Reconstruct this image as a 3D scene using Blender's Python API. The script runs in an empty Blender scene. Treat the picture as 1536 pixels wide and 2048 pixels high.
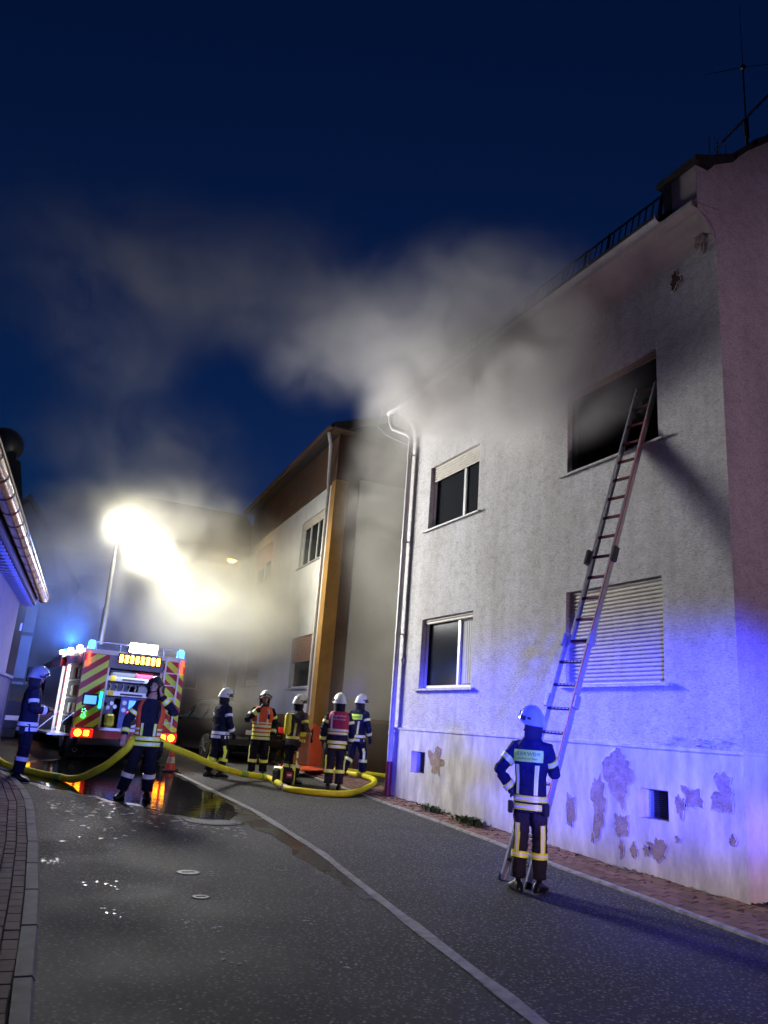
import bpy, bmesh, math, random
from mathutils import Vector, Matrix, noise as mnoise
random.seed(7)
R = math.radians
sc = bpy.context.scene
C = sc.collection

# ------------------------------------------------------------------ camera
CAMZ = 1.60
pitch, roll, yaw = R(15.740), R(4.3375), R(25.005)
fwd = Vector((math.sin(yaw)*math.cos(pitch), math.cos(yaw)*math.cos(pitch), math.sin(pitch)))
rgt = Vector((math.cos(yaw), -math.sin(yaw), 0))
up0 = rgt.cross(fwd)
rr = rgt*math.cos(roll) + up0*math.sin(roll)
uu = -rgt*math.sin(roll) + up0*math.cos(roll)
cam = bpy.data.cameras.new('camera')
cam.sensor_fit = 'VERTICAL'; cam.sensor_height = 36.0; cam.lens = 36.0*1530/2048
cam.clip_start = 0.05; cam.clip_end = 2000
co = bpy.data.objects.new('camera', cam); C.objects.link(co)
co.matrix_world = Matrix(((rr.x, uu.x, -fwd.x, 0), (rr.y, uu.y, -fwd.y, 0), (rr.z, uu.z, -fwd.z, CAMZ), (0, 0, 0, 1)))
sc.camera = co

# ------------------------------------------------------------------ sky, exposure, render
w = bpy.data.worlds.new('World'); sc.world = w; w.use_nodes = True
nt = w.node_tree; bg = nt.nodes['Background']
sky = nt.nodes.new('ShaderNodeTexSky'); sky.sky_type = 'NISHITA'; sky.sun_disc = False
sky.sun_elevation = R(0.0); sky.sun_rotation = R(25); sky.ozone_density = 6.0; sky.air_density = 1.0; sky.dust_density = 0.3
nt.links.new(sky.outputs[0], bg.inputs[0]); bg.inputs[1].default_value = 0.09
sc.view_settings.view_transform = 'Standard'; sc.view_settings.look = 'None'
sc.view_settings.exposure = 0.0; sc.view_settings.gamma = 1.0
cy = sc.cycles
cy.use_denoising = True
try: cy.denoiser = 'OPENIMAGEDENOISE'
except Exception: pass
cy.max_bounces = 6; cy.diffuse_bounces = 3; cy.glossy_bounces = 3; cy.transmission_bounces = 4; cy.volume_bounces = 2
cy.volume_step_rate = 1.6; cy.volume_max_steps = 128
cy.use_adaptive_sampling = True; cy.adaptive_threshold = 0.03; cy.adaptive_min_samples = 16
cy.sample_clamp_indirect = 4.0
cy.caustics_reflective = False; cy.caustics_refractive = False

# ------------------------------------------------------------------ lamps (the mast with an added glow point, the blue beacons, headlights)
def lamp(name, kind, loc, power, col, target=None, size=0.1, angle=60, blend=0.5):
    d = bpy.data.lights.new(name, kind); d.energy = power; d.color = col
    if kind == 'SPOT':
        d.spot_size = R(angle); d.spot_blend = blend; d.shadow_soft_size = size
    elif kind == 'POINT': d.shadow_soft_size = size
    elif kind == 'AREA': d.shape = 'RECTANGLE'; d.size = size; d.size_y = size*0.6
    o = bpy.data.objects.new(name, d); C.objects.link(o); o.location = loc
    if target is not None:
        o.rotation_euler = (Vector(target)-Vector(loc)).to_track_quat('-Z', 'Y').to_euler()
    return o
MAST = Vector((2.25, 21.0, 6.2))
lamp('mast_flood_lamp', 'SPOT', (2.45, 20.75, 6.0), 9200, (1.0, 0.99, 0.97), (7.0, 12.0, 5.4), 1.3, 84, 0.9)
lamp('mast_flood_lamp', 'SPOT', (2.40, 20.70, 6.10), 4600, (1.0, 0.97, 0.80), (5.0, 21.5, 3.4), 0.3, 150, 0.9)
lamp('mast_flood_lamp', 'SPOT', (2.25, 20.75, 6.15), 2600, (1.0, 0.98, 0.84), (4.2, 21.0, 4.5), 0.2, 56, 0.8)
lamp('mast_flood_lamp', 'POINT', (2.25, 20.7, 6.25), 380, (1.0, 0.97, 0.82), None, 0.2)  # added bare point, stands in for light scattered round the mast head
def flatten(o, sx, sy): o.scale = (sx, sy, 1.0); return o
flatten(lamp('blue_beacon_lamp', 'SPOT', (1.2, -3.0, 2.2), 62000, (0.03, 0.038, 1.0), (7.0, 7.4, 1.75), 0.5, 29, 1.0), 1.0, 0.44)
flatten(lamp('blue_beacon_lamp', 'SPOT', (4.0, -6.0, 2.4), 30000, (0.05, 0.08, 1.0), (-0.2, 13.0, 2.1), 0.3, 15, 1.0), 1.0, 0.8)
flatten(lamp('blue_beacon_lamp', 'SPOT', (3.0, -6.0, 2.4), 12000, (0.30, 0.36, 1.0), (2.3, 18.6, 1.9), 0.3, 16, 1.0), 1.0, 0.7)
flatten(lamp('headlight_lamp', 'SPOT', (2.6, -5.5, 0.7), 3300, (1.0, 0.66, 0.86), (7.0, 7.2, 0.62), 0.15, 38, 1.0), 1.0, 0.20)
lamp('red_flasher_lamp', 'SPOT', (5.2, -7.0, 3.0), 1400, (0.95, 0.60, 0.86), (8.6, 6.0, 5.0), 0.2, 46, 1.0)

# ------------------------------------------------------------------ helpers
def gz(y):
    return 0.0166*y + (0.012*(y-8) if y > 8 else 0)

class MB:
    def __init__(s): s.v = []; s.f = []; s.m = []; s.cur = 0
    def add(s, vs, fs):
        b = len(s.v); s.v += [tuple(v) for v in vs]
        for f in fs: s.f.append(tuple(b+i for i in f)); s.m.append(s.cur)
        return s
    def box(s, c, d, rot=None):
        hx, hy, hz = d[0]/2, d[1]/2, d[2]/2
        vs = [Vector((x, y, z)) for x in (-hx, hx) for y in (-hy, hy) for z in (-hz, hz)]
        if rot is not None: vs = [rot @ v for v in vs]
        c = Vector(c)
        return s.add([v+c for v in vs], [(0, 1, 3, 2), (4, 6, 7, 5), (0, 4, 5, 1), (2, 3, 7, 6), (0, 2, 6, 4), (1, 5, 7, 3)])
    def bb(s, x0, x1, y0, y1, z0, z1): return s.box(((x0+x1)/2, (y0+y1)/2, (z0+z1)/2), (x1-x0, y1-y0, z1-z0))
    def cbox(s, c, d, b=0.01, rot=None):        # chamfered box
        hx, hy, hz = d[0]/2, d[1]/2, d[2]/2; b = min(b, hx*.9, hy*.9, hz*.9)
        bm = bmesh.new(); bmesh.ops.create_cube(bm, size=1)
        for v in bm.verts: v.co = Vector((v.co.x*d[0], v.co.y*d[1], v.co.z*d[2]))
        bmesh.ops.bevel(bm, geom=list(bm.edges), offset=b, segments=1, affect='EDGES')
        vs = [v.co.copy() for v in bm.verts]; fs = [[v.index for v in f.verts] for f in bm.faces]; bm.free()
        if rot is not None: vs = [rot @ v for v in vs]
        c = Vector(c); return s.add([v+c for v in vs], fs)
    def bar(s, a, b, wx, wz=None):              # square bar between two points
        a, b = Vector(a), Vector(b); wz = wz or wx
        d = b-a; q = d.to_track_quat('Y', 'Z').to_matrix()
        return s.box((a+b)/2, (wx, d.length, wz), q)
    def tube(s, pts, r, n=8, caps=True, ry=None):
        pts = [Vector(p) for p in pts]; rs = r if isinstance(r, (list, tuple)) else [r]*len(pts)
        rings = []; prev = None
        for i, p in enumerate(pts):
            t = (pts[min(i+1, len(pts)-1)]-pts[max(i-1, 0)]).normalized()
            if prev is None:
                u = t.cross(Vector((0, 0, 1)))
                if u.length < .05: u = t.cross(Vector((1, 0, 0)))
            else: u = prev-t*prev.dot(t)
            u.normalize(); prev = u; vv = t.cross(u)
            rings.append([p+(u*math.cos(2*math.pi*k/n)+vv*math.sin(2*math.pi*k/n))*rs[i] for k in range(n)])
        vs = [v for rg in rings for v in rg]; fs = []
        for i in range(len(pts)-1):
            for k in range(n):
                fs.append((i*n+k, i*n+(k+1) % n, (i+1)*n+(k+1) % n, (i+1)*n+k))
        if caps: fs.append(tuple(range(n))[::-1]); fs.append(tuple((len(pts)-1)*n+k for k in range(n)))
        return s.add(vs, fs)
    def loft(s, rings, caps=True, closed=True):
        n = len(rings[0]); vs = [v for rg in rings for v in rg]; fs = []
        for i in range(len(rings)-1):
            for k in range(n if closed else n-1):
                fs.append((i*n+k, i*n+(k+1) % n, (i+1)*n+(k+1) % n, (i+1)*n+k))
        if caps and closed: fs.append(tuple(range(n))[::-1]); fs.append(tuple((len(rings)-1)*n+k for k in range(n)))
        return s.add(vs, fs)
    def disc(s, c, axis, r, h, n=16, r2=None):
        c = Vector(c); a = Vector(axis).normalized(); return s.tube([c-a*h/2, c+a*h/2], [r, r2 or r], n)
    def sph(s, c, r, n=12, m=8):
        c = Vector(c); r = r if isinstance(r, (list, tuple)) else (r, r, r)
        rings = [[c+Vector((r[0]*math.sin(math.pi*j/m)*math.cos(2*math.pi*k/n), r[1]*math.sin(math.pi*j/m)*math.sin(2*math.pi*k/n), -r[2]*math.cos(math.pi*j/m))) for k in range(n)] for j in range(1, m)]
        b = len(s.v); s.loft(rings, caps=True); return s
    def prism(s, poly, a, b, ax='z'):           # polygon extruded along an axis
        def P(p, h):
            return {'z': (p[0], p[1], h), 'y': (p[0], h, p[1]), 'x': (h, p[0], p[1])}[ax]
        n = len(poly); vs = [P(p, a) for p in poly]+[P(p, b) for p in poly]
        fs = [tuple(range(n))[::-1], tuple(range(n, 2*n))]+[(i, (i+1) % n, n+(i+1) % n, n+i) for i in range(n)]
        return s.add(vs, fs)
    def build(s, name, mats, parent=None, smooth=False, loc=None):
        me = bpy.data.meshes.new(name); me.from_pydata(s.v, [], s.f)
        for m in (mats if isinstance(mats, (list, tuple)) else [mats]): me.materials.append(m)
        me.polygons.foreach_set('material_index', s.m)
        bm = bmesh.new(); bm.from_mesh(me); bmesh.ops.recalc_face_normals(bm, faces=list(bm.faces)); bm.to_mesh(me); bm.free()
        if smooth:
            me.shade_smooth()
            try: me.set_sharp_from_angle(angle=R(40))
            except Exception: pass
        o = bpy.data.objects.new(name, me); C.objects.link(o)
        if parent is not None: o.parent = parent
        if loc is not None: o.location = loc
        return o
def inst(name, me_obj, loc, rot=None, parent=None, scale=None):
    o = bpy.data.objects.new(name, me_obj.data); C.objects.link(o); o.location = loc
    if rot is not None: o.rotation_euler = rot
    if scale is not None: o.scale = scale
    if parent is not None: o.parent = parent
    return o
def thing(name, label, cat, loc=(0, 0, 0), rz=0, group=None):
    o = bpy.data.objects.new(name, None); C.objects.link(o); o.location = loc; o.rotation_euler = (0, 0, rz)
    return tag(o, label, cat, group)
def tag(o, label=None, cat=None, group=None, kind=None):
    if label: o['label'] = label
    if cat: o['category'] = cat
    if group: o['group'] = group
    if kind: o['kind'] = kind
    return o

# ------------------------------------------------------------------ materials
def mat(name, col, rough=0.6, metal=0.0, var=0.0, vscale=6.0, bump=0.0, bscale=40.0, bdist=0.01, emit=None, estr=0.0, spec=0.5, stretch=(1, 1, 1), detail=4.0, col2=None, coat=0.0):
    m = bpy.data.materials.new(name); m.use_nodes = True; t = m.node_tree; p = t.nodes['Principled BSDF']
    p.inputs['Base Color'].default_value = (*col, 1); p.inputs['Roughness'].default_value = rough; p.inputs['Metallic'].default_value = metal
    p.inputs['Specular IOR Level'].default_value = spec; p.inputs['Coat Weight'].default_value = coat
    if emit: p.inputs['Emission Color'].default_value = (*emit, 1); p.inputs['Emission Strength'].default_value = estr
    if var or bump:
        tc = t.nodes.new('ShaderNodeTexCoord'); mp = t.nodes.new('ShaderNodeMapping'); mp.inputs['Scale'].default_value = stretch
        t.links.new(tc.outputs['Object'], mp.inputs[0])
    if var:
        n = t.nodes.new('ShaderNodeTexNoise'); n.inputs['Scale'].default_value = vscale; n.inputs['Detail'].default_value = detail; n.inputs['Roughness'].default_value = .65
        t.links.new(mp.outputs[0], n.inputs['Vector'])
        rp = t.nodes.new('ShaderNodeValToRGB'); rp.color_ramp.elements[0].position = .3; rp.color_ramp.elements[1].position = .7
        a = col2 or tuple(c*(1-var) for c in col); b = tuple(min(1, c*(1+var*.6)) for c in col)
        rp.color_ramp.elements[0].color = (*a, 1); rp.color_ramp.elements[1].color = (*b, 1)
        t.links.new(n.outputs[0], rp.inputs[0]); t.links.new(rp.outputs[0], p.inputs['Base Color'])
    if bump:
        n2 = t.nodes.new('ShaderNodeTexNoise'); n2.inputs['Scale'].default_value = bscale; n2.inputs['Detail'].default_value = 6
        t.links.new(mp.outputs[0], n2.inputs['Vector'])
        bp = t.nodes.new('ShaderNodeBump'); bp.inputs['Strength'].default_value = bump; bp.inputs['Distance'].default_value = bdist
        t.links.new(n2.outputs[0], bp.inputs['Height']); t.links.new(bp.outputs[0], p.inputs['Normal'])
    return m
def emat(name, col, s):
    return mat(name, tuple(c*.5 for c in col), .3, emit=col, estr=s)

def plaster_mat():
    m = bpy.data.materials.new('scratched_plaster'); m.use_nodes = True; t = m.node_tree; p = t.nodes['Principled BSDF']; L = t.links.new; N = t.nodes.new
    p.inputs['Roughness'].default_value = .9; p.inputs['Specular IOR Level'].default_value = .15
    tc = N('ShaderNodeTexCoord')
    def noise(scale, det, rough, sc_, dist=0.0):
        mp = N('ShaderNodeMapping'); mp.inputs['Scale'].default_value = sc_; L(tc.outputs['Object'], mp.inputs[0])
        n = N('ShaderNodeTexNoise'); n.inputs['Scale'].default_value = scale; n.inputs['Detail'].default_value = det; n.inputs['Roughness'].default_value = rough; n.inputs['Distortion'].default_value = dist
        L(mp.outputs[0], n.inputs['Vector']); return n.outputs[0]
    def ramp(src, a, ca, b_, cb):
        r = N('ShaderNodeValToRGB'); r.color_ramp.elements[0].position = a; r.color_ramp.elements[0].color = (*ca, 1); r.color_ramp.elements[1].position = b_; r.color_ramp.elements[1].color = (*cb, 1); L(src, r.inputs[0]); return r.outputs[0]
    def mul(a, b_):
        mx = N('ShaderNodeMix'); mx.data_type = 'RGBA'; mx.blend_type = 'MULTIPLY'; mx.inputs[0].default_value = 1; L(a, mx.inputs[6]); L(b_, mx.inputs[7]); return mx.outputs[2]
    fine = noise(30, 5, .62, (1, .7, 2.8), .9)
    c = ramp(fine, .35, (.45, .44, .43), .54, (.76, .755, .75))
    c = mul(c, ramp(noise(.8, 6, .6, (1, 1, 1)), .32, (.80, .78, .75), .66, (1, 1, 1)))          # patchy ageing
    c = mul(c, ramp(noise(2.2, 5, .6, (1, 2.2, .12)), .36, (.90, .89, .87), .58, (1, 1, 1)))      # rain streaks
    c = mul(c, ramp(noise(5.5, 2, .5, (1, 1, 1.6)), .30, (.86, .85, .84), .52, (1, 1, 1)))
    L(c, p.inputs['Base Color'])
    rb = ramp(fine, .32, (0, 0, 0), .62, (1, 1, 1))
    bp = N('ShaderNodeBump'); bp.inputs['Strength'].default_value = .5; bp.inputs['Distance'].default_value = .018; L(rb, bp.inputs['Height']); L(bp.outputs[0], p.inputs['Normal'])
    return m
def asphalt_mat(wet=False):
    m = bpy.data.materials.new('wet_asphalt' if wet else 'asphalt'); m.use_nodes = True; t = m.node_tree; p = t.nodes['Principled BSDF']; L = t.links.new; N = t.nodes.new
    tc = N('ShaderNodeTexCoord')
    v = N('ShaderNodeTexVoronoi'); v.inputs['Scale'].default_value = 120; L(tc.outputs['Object'], v.inputs['Vector'])
    n = N('ShaderNodeTexNoise'); n.inputs['Scale'].default_value = 60; n.inputs['Detail'].default_value = 5; n.inputs['Roughness'].default_value = .75; L(tc.outputs['Object'], n.inputs['Vector'])
    big = N('ShaderNodeTexNoise'); big.inputs['Scale'].default_value = .9; big.inputs['Detail'].default_value = 6; L(tc.outputs['Object'], big.inputs['Vector'])
    r = N('ShaderNodeValToRGB'); r.color_ramp.elements[0].position = .42; r.color_ramp.elements[0].color = (.004, .004, .005, 1); r.color_ramp.elements[1].position = .66; r.color_ramp.elements[1].color = (.085, .083, .08, 1)
    L(n.outputs[0], r.inputs[0])
    r2 = N('ShaderNodeValToRGB'); r2.color_ramp.elements[0].position = .3; r2.color_ramp.elements[0].color = (.78, .78, .78, 1); r2.color_ramp.elements[1].position = .7; r2.color_ramp.elements[1].color = (1.05, 1.03, 1.0, 1); L(big.outputs[0], r2.inputs[0])
    mx = N('ShaderNodeMix'); mx.data_type = 'RGBA'; mx.blend_type = 'MULTIPLY'; mx.inputs[0].default_value = 1; L(r.outputs[0], mx.inputs[6]); L(r2.outputs[0], mx.inputs[7]); L(mx.outputs[2], p.inputs['Base Color'])
    vs_ = N('ShaderNodeTexVoronoi'); vs_.inputs['Scale'].default_value = 30; L(tc.outputs['Object'], vs_.inputs['Vector'])
    rs_ = N('ShaderNodeValToRGB'); rs_.color_ramp.elements[0].position = .16; rs_.color_ramp.elements[0].color = (.34, .33, .31, 1); rs_.color_ramp.elements[1].position = .42; rs_.color_ramp.elements[1].color = (0, 0, 0, 1); L(vs_.outputs['Distance'], rs_.inputs[0])
    ad_ = N('ShaderNodeMix'); ad_.data_type = 'RGBA'; ad_.blend_type = 'MULTIPLY'; ad_.inputs[0].default_value = 1; L(rs_.outputs[0], ad_.inputs[6]); L(vs_.outputs['Color'], ad_.inputs[7])
    a2_ = N('ShaderNodeMix'); a2_.data_type = 'RGBA'; a2_.blend_type = 'ADD'; a2_.inputs[0].default_value = 1; L(mx.outputs[2], a2_.inputs[6])
    bw_ = N('ShaderNodeRGBToBW'); L(ad_.outputs[2], bw_.inputs[0]); L(bw_.outputs[0], a2_.inputs[7]); L(a2_.outputs[2], p.inputs['Base Color'])
    rr_ = N('ShaderNodeMapRange'); rr_.inputs[1].default_value = .3; rr_.inputs[2].default_value = .7; rr_.inputs[3].default_value = .12 if wet else .66; rr_.inputs[4].default_value = .4 if wet else .86
    L(big.outputs[0], rr_.inputs[0]); L(rr_.outputs[0], p.inputs['Roughness']); p.inputs['Specular IOR Level'].default_value = .4
    bp = N('ShaderNodeBump'); bp.inputs['Strength'].default_value = .25 if wet else .5; bp.inputs['Distance'].default_value = .005; L(n.outputs[0], bp.inputs['Height']); L(bp.outputs[0], p.inputs['Normal'])
    return m
def paver_mat(name, c1, c2, rough=.8):
    m = bpy.data.materials.new(name); m.use_nodes = True; t = m.node_tree; p = t.nodes['Principled BSDF']; L = t.links.new; N = t.nodes.new
    p.inputs['Roughness'].default_value = rough
    oi = N('ShaderNodeObjectInfo'); tc = N('ShaderNodeTexCoord'); gm = N('ShaderNodeNewGeometry')
    n = N('ShaderNodeTexNoise'); n.inputs['Scale'].default_value = 30; n.inputs['Detail'].default_value = 5; L(gm.outputs['Position'], n.inputs['Vector'])
    ad = N('ShaderNodeMath'); ad.operation = 'ADD'; L(oi.outputs['Random'], ad.inputs[0]); L(n.outputs[0], ad.inputs[1])
    ml = N('ShaderNodeMath'); ml.operation = 'MULTIPLY'; ml.inputs[1].default_value = .55; L(ad.outputs[0], ml.inputs[0])
    r = N('ShaderNodeValToRGB'); r.color_ramp.elements[0].position = .2; r.color_ramp.elements[0].color = (*c1, 1); r.color_ramp.elements[1].position = .85; r.color_ramp.elements[1].color = (*c2, 1)
    L(ml.outputs[0], r.inputs[0]); L(r.outputs[0], p.inputs['Base Color'])
    bp = N('ShaderNodeBump'); bp.inputs['Strength'].default_value = .4; bp.inputs['Distance'].default_value = .004; L(n.outputs[0], bp.inputs['Height']); L(bp.outputs[0], p.inputs['Normal'])
    return m

M = {}
M['plaster'] = plaster_mat()
M['smooth_plaster'] = mat('smooth_plaster', (.60, .58, .56), .9, var=.42, vscale=4.0, stretch=(1, 1, .35), bump=.5, bscale=9, bdist=.02, detail=8, spec=.15)
M['cove'] = mat('cove_plaster', (.50, .43, .40), .9, var=.25, vscale=1.5, bump=.3, bscale=12, bdist=.01, spec=.15)
M['bare'] = mat('bare_render', (.36, .28, .21), .95, var=.4, vscale=9, bump=.9, bscale=35, bdist=.02, spec=.1)
M['asphalt'] = asphalt_mat(); M['wet'] = asphalt_mat(True)
M['dirt'] = mat('dirt', (.07, .055, .04), .95, var=.5, vscale=5, bump=.8, bscale=60)
M['paver'] = paver_mat('paver_red', (.13, .065, .05), (.26, .145, .115))
M['paver_grey'] = paver_mat('paver_brown', (.14, .085, .072), (.25, .165, .14))
M['kerb'] = mat('kerb_concrete', (.24, .235, .22), .75, var=.3, vscale=8, bump=.4, bscale=90, bdist=.004)
M['strip'] = mat('pale_concrete', (.36, .35, .34), .5, var=.55, vscale=9, bump=.6, bscale=70, bdist=.006)
M['white'] = mat('white_paint', (.72, .72, .70), .5, var=.08, vscale=4)
M['pvc'] = mat('window_white', (.70, .69, .66), .35, var=.06)
M['alu'] = mat('aluminium', (.52, .53, .55), .38, .85, var=.15, vscale=12)
M['zinc'] = mat('zinc', (.36, .30, .27), .25, 1.0, var=.25, vscale=5)
M['pipe'] = mat('downpipe_paint', (.55, .54, .52), .5, var=.2, vscale=5)
M['castiron'] = mat('cast_iron', (.10, .10, .10), .5, .7, var=.3, vscale=20)
M['rust_red'] = mat('red_lacquer', (.22, .02, .03), .45, var=.3, vscale=10)
M['shutter'] = mat('shutter_beige', (.50, .46, .38), .6, var=.18, vscale=7)
M['shutter_red'] = mat('shutter_brown', (.30, .16, .11), .6, var=.3, vscale=6)
M['shutter_b'] = mat('shutter_redbrown', (.36, .20, .15), .6, var=.2, vscale=6)
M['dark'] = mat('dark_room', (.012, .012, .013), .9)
M['soot'] = mat('sooty_frame', (.05, .045, .04), .7, var=.4, vscale=8)
g = mat('window_glass', (.02, .022, .025), .15, spec=.1); M['glass'] = g; g.node_tree.nodes['Principled BSDF'].inputs['IOR'].default_value = 1.12
M['curtain'] = mat('curtain', (.55, .55, .52), .9, var=.1, vscale=10)
M['roof'] = mat('roof_tile', (.035, .03, .03), .8, var=.4, vscale=10)
M['black'] = mat('black_metal', (.012, .012, .013), .45)
M['rubber'] = mat('rubber', (.012, .012, .012), .75)
M['brown'] = mat('brown_paint', (.085, .043, .022), .85, var=.25, vscale=2, bump=.3, bscale=25)
M['ochre'] = mat('ochre_paint', (.33, .17, .035), .85, var=.25, vscale=2, bump=.3, bscale=25)
M['white_wall'] = mat('white_wall', (.56, .55, .52), .9, var=.12, vscale=1.5, bump=.4, bscale=60, bdist=.006)
M['panel'] = mat('grey_cladding', (.40, .39, .33), .7, var=.12, vscale=1.2)
M['plinth_brown'] = mat('plinth_brown', (.23, .12, .04), .85, var=.3, vscale=3)
M['darkwall'] = mat('dark_wall', (.10, .085, .07), .9, var=.3, vscale=1.5)
M['lwall'] = mat('painted_wall', (.50, .49, .52), .8, var=.1, vscale=3, bump=.3, bscale=60)
M['lplinth'] = mat('plinth_blue_grey', (.22, .22, .30), .7, var=.15, vscale=4)
M['soffit'] = mat('soffit_board', (.20, .17, .19), .6, var=.2, vscale=5)
M['navy'] = mat('turnout_navy', (.012, .014, .032), .85, var=.3, vscale=8, bump=.7, bscale=14, bdist=.035, spec=.2)
M['trouser'] = mat('turnout_trouser', (.022, .019, .030), .85, var=.3, vscale=8, bump=.75, bscale=12, bdist=.035, spec=.2)
M['trouser_d'] = mat('turnout_trouser_dark', (.010, .010, .020), .85, var=.3, vscale=8, bump=.75, bscale=12, bdist=.035, spec=.2)
M['grey_jacket'] = mat('turnout_grey', (.075, .065, .07), .85, var=.3, vscale=8, bump=.7, bscale=14, bdist=.035, spec=.2)
M['skin'] = mat('skin', (.42, .24, .17), .55, var=.1, vscale=20)
M['boot'] = mat('boot_leather', (.010, .010, .010), .35, bump=.2, bscale=40)
M['glove'] = mat('glove', (.02, .018, .018), .7)
M['helmet'] = mat('helmet_cream', (.62, .63, .52), .28, coat=.3, var=.06, vscale=5)
M['helmet_b'] = mat('helmet_pale', (.42, .50, .58), .18, .35, coat=.4)
M['helmet_dark'] = mat('helmet_black', (.03, .03, .035), .3, coat=.3)
M['visor'] = mat('visor', (.05, .05, .055), .12, .3)
M['nape'] = mat('neck_cloth', (.012, .012, .016), .9)
M['yellow'] = mat('reflective_yellow', (.86, .95, .05), .4)
M['silver'] = mat('reflective_silver', (.80, .82, .84), .35)
M['palestrip'] = mat('reflective_cream', (.90, .80, .60), .45)
M['vest_red'] = mat('vest_red', (.42, .012, .035), .7, var=.2, vscale=12)
M['vest_orange'] = mat('vest_orange', (.80, .10, .03), .7, var=.15, vscale=12)
M['panel_lime'] = mat('back_panel_lime', (.62, .98, .05), .45)
M['print_dark'] = mat('print_dark', (.03, .10, .03), .7)
M['print_pale'] = mat('print_pale', (.75, .62, .62), .6)
M['hose'] = mat('hose_yellow', (.92, .80, .02), .5, var=.18, vscale=5, bump=.25, bscale=160, bdist=.003)
M['hose_band'] = mat('hose_green', (.25, .50, .06), .5)
M['eye'] = mat('eye', (.03, .025, .025), .3)
M['lip'] = mat('lip', (.30, .12, .10), .5)

# ------------------------------------------------------------------ ground, road
def sheet(name, pts_l, pts_r, m, dz, kind='structure', parent=None, thick=None):
    """strip between two polylines given as functions of y"""
    b = MB(); n = len(pts_l)
    vs = []
    for (x0, y0), (x1, y1) in zip(pts_l, pts_r): vs += [(x0, y0, gz(y0)+dz), (x1, y1, gz(y1)+dz)]
    b.add(vs, [(2*i, 2*i+1, 2*i+3, 2*i+2) for i in range(n-1)])
    o = b.build(name, m, parent)
    if kind: tag(o, kind=kind)
    return o
def lerp_path(P, y):
    if y <= P[0][1]: a, b = P[0], P[1]
    elif y >= P[-1][1]: a, b = P[-2], P[-1]
    else:
        for a, b in zip(P, P[1:]):
            if a[1] <= y <= b[1]: break
    t = (y-a[1])/(b[1]-a[1]); return a[0]+(b[0]-a[0])*t
KL = [(.28, 0), (.43, 4.6), (.49, 5.4), (.57, 7.05), (.64, 9.0), (.68, 11.7), (.60, 13.6), (.30, 15.4), (-.4, 17.5), (-2.2, 20.5)]
KR = [(6.0, 0), (6.19, 4.98), (6.31, 6.44), (6.44, 8.2), (6.60, 10.7), (6.66, 13.6), (6.75, 16.7), (7.0, 22), (7.4, 30)]
DR = [(2.62, 0), (3.06, 3.98), (3.13, 4.47), (3.22, 5.23), (3.41, 6.77), (3.68, 8.9), (3.80, 12.0), (3.72, 14.0), (3.62, 16.6), (3.2, 20), (2.4, 24)]
ys = [-40, -10, 0, 4, 8, 12, 16, 20, 24, 28, 32, 40, 60, 120, 300]
sheet('ground', [(-300, y) for y in ys], [(300, y) for y in ys], M['dirt'], -.06)
yr = [-20+.5*i for i in range(121)]
def kl(y): return lerp_path(KL, y) if y < 20.5 else -2.2-(y-20.5)*.9
def kr(y): return lerp_path(KR, y) if y < 30 else 7.4
sheet('road', [(kl(y), y) for y in yr], [(kr(y), y) for y in yr], M['asphalt'], 0)
yd = [i*.4 for i in range(-10, 50)]
random.seed(3)
jit = [random.uniform(-.012, .012) for _ in yd]
sheet('drain_strip', [(lerp_path(DR, y)-.055+j, y) for y, j in zip(yd, jit)], [(lerp_path(DR, y)+.055-j, y) for y, j in zip(yd, jit)], M['strip'], .008)
yw = [y for y in yd if 6.4 < y < 17]
sheet('wet_gutter', [(lerp_path(DR, y)-.12-.22*min(1, (y-6.4)/3)*(1+.35*math.sin(y*3.1)+.2*math.sin(y*7.3)), y) for y in yw], [(lerp_path(DR, y)-.05, y) for y in yw], M['wet'], .004)
# puddle in front of the engine
def water_mat():
    m = bpy.data.materials.new('puddle_water'); m.use_nodes = True; t = m.node_tree; p = t.nodes['Principled BSDF']; L = t.links.new; N = t.nodes.new
    p.inputs['Base Color'].default_value = (.010, .010, .010, 1); p.inputs['Roughness'].default_value = .035; p.inputs['IOR'].default_value = 1.4; p.inputs['Specular IOR Level'].default_value = .8
    tc = N('ShaderNodeTexCoord'); mp = N('ShaderNodeMapping'); mp.inputs['Scale'].default_value = (1, 2.2, 1); L(tc.outputs['Object'], mp.inputs[0])
    n = N('ShaderNodeTexNoise'); n.inputs['Scale'].default_value = 6; n.inputs['Detail'].default_value = 3; L(mp.outputs[0], n.inputs['Vector'])
    bp = N('ShaderNodeBump'); bp.inputs['Strength'].default_value = .12; bp.inputs['Distance'].default_value = .02; L(n.outputs[0], bp.inputs['Height']); L(bp.outputs[0], p.inputs['Normal'])
    return m
M['water'] = water_mat()
pud = [(.66, 14.6), (1.05, 13.9), (1.55, 13.2), (2.0, 12.5), (2.5, 11.5), (2.85, 11.15), (3.15, 11.0), (3.45, 11.7), (3.62, 12.7), (3.55, 14.5), (3.45, 16), (3.6, 17.5), (3.4, 19), (2.6, 19.5), (1.7, 19), (1.1, 18), (.5, 17.2), (.3, 16.2)]
pp = []
for (a, b) in zip(pud, pud[1:]+pud[:1]):
    for k in range(5):
        t = k/5; x = a[0]+(b[0]-a[0])*t; y = a[1]+(b[1]-a[1])*t
        q = mnoise.noise(Vector((x*2.3, y*2.3, 4))) * .12
        pp.append((x+q, y+q*1.5))
b = MB(); cx, cyy = 2.2, 15.0
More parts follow.
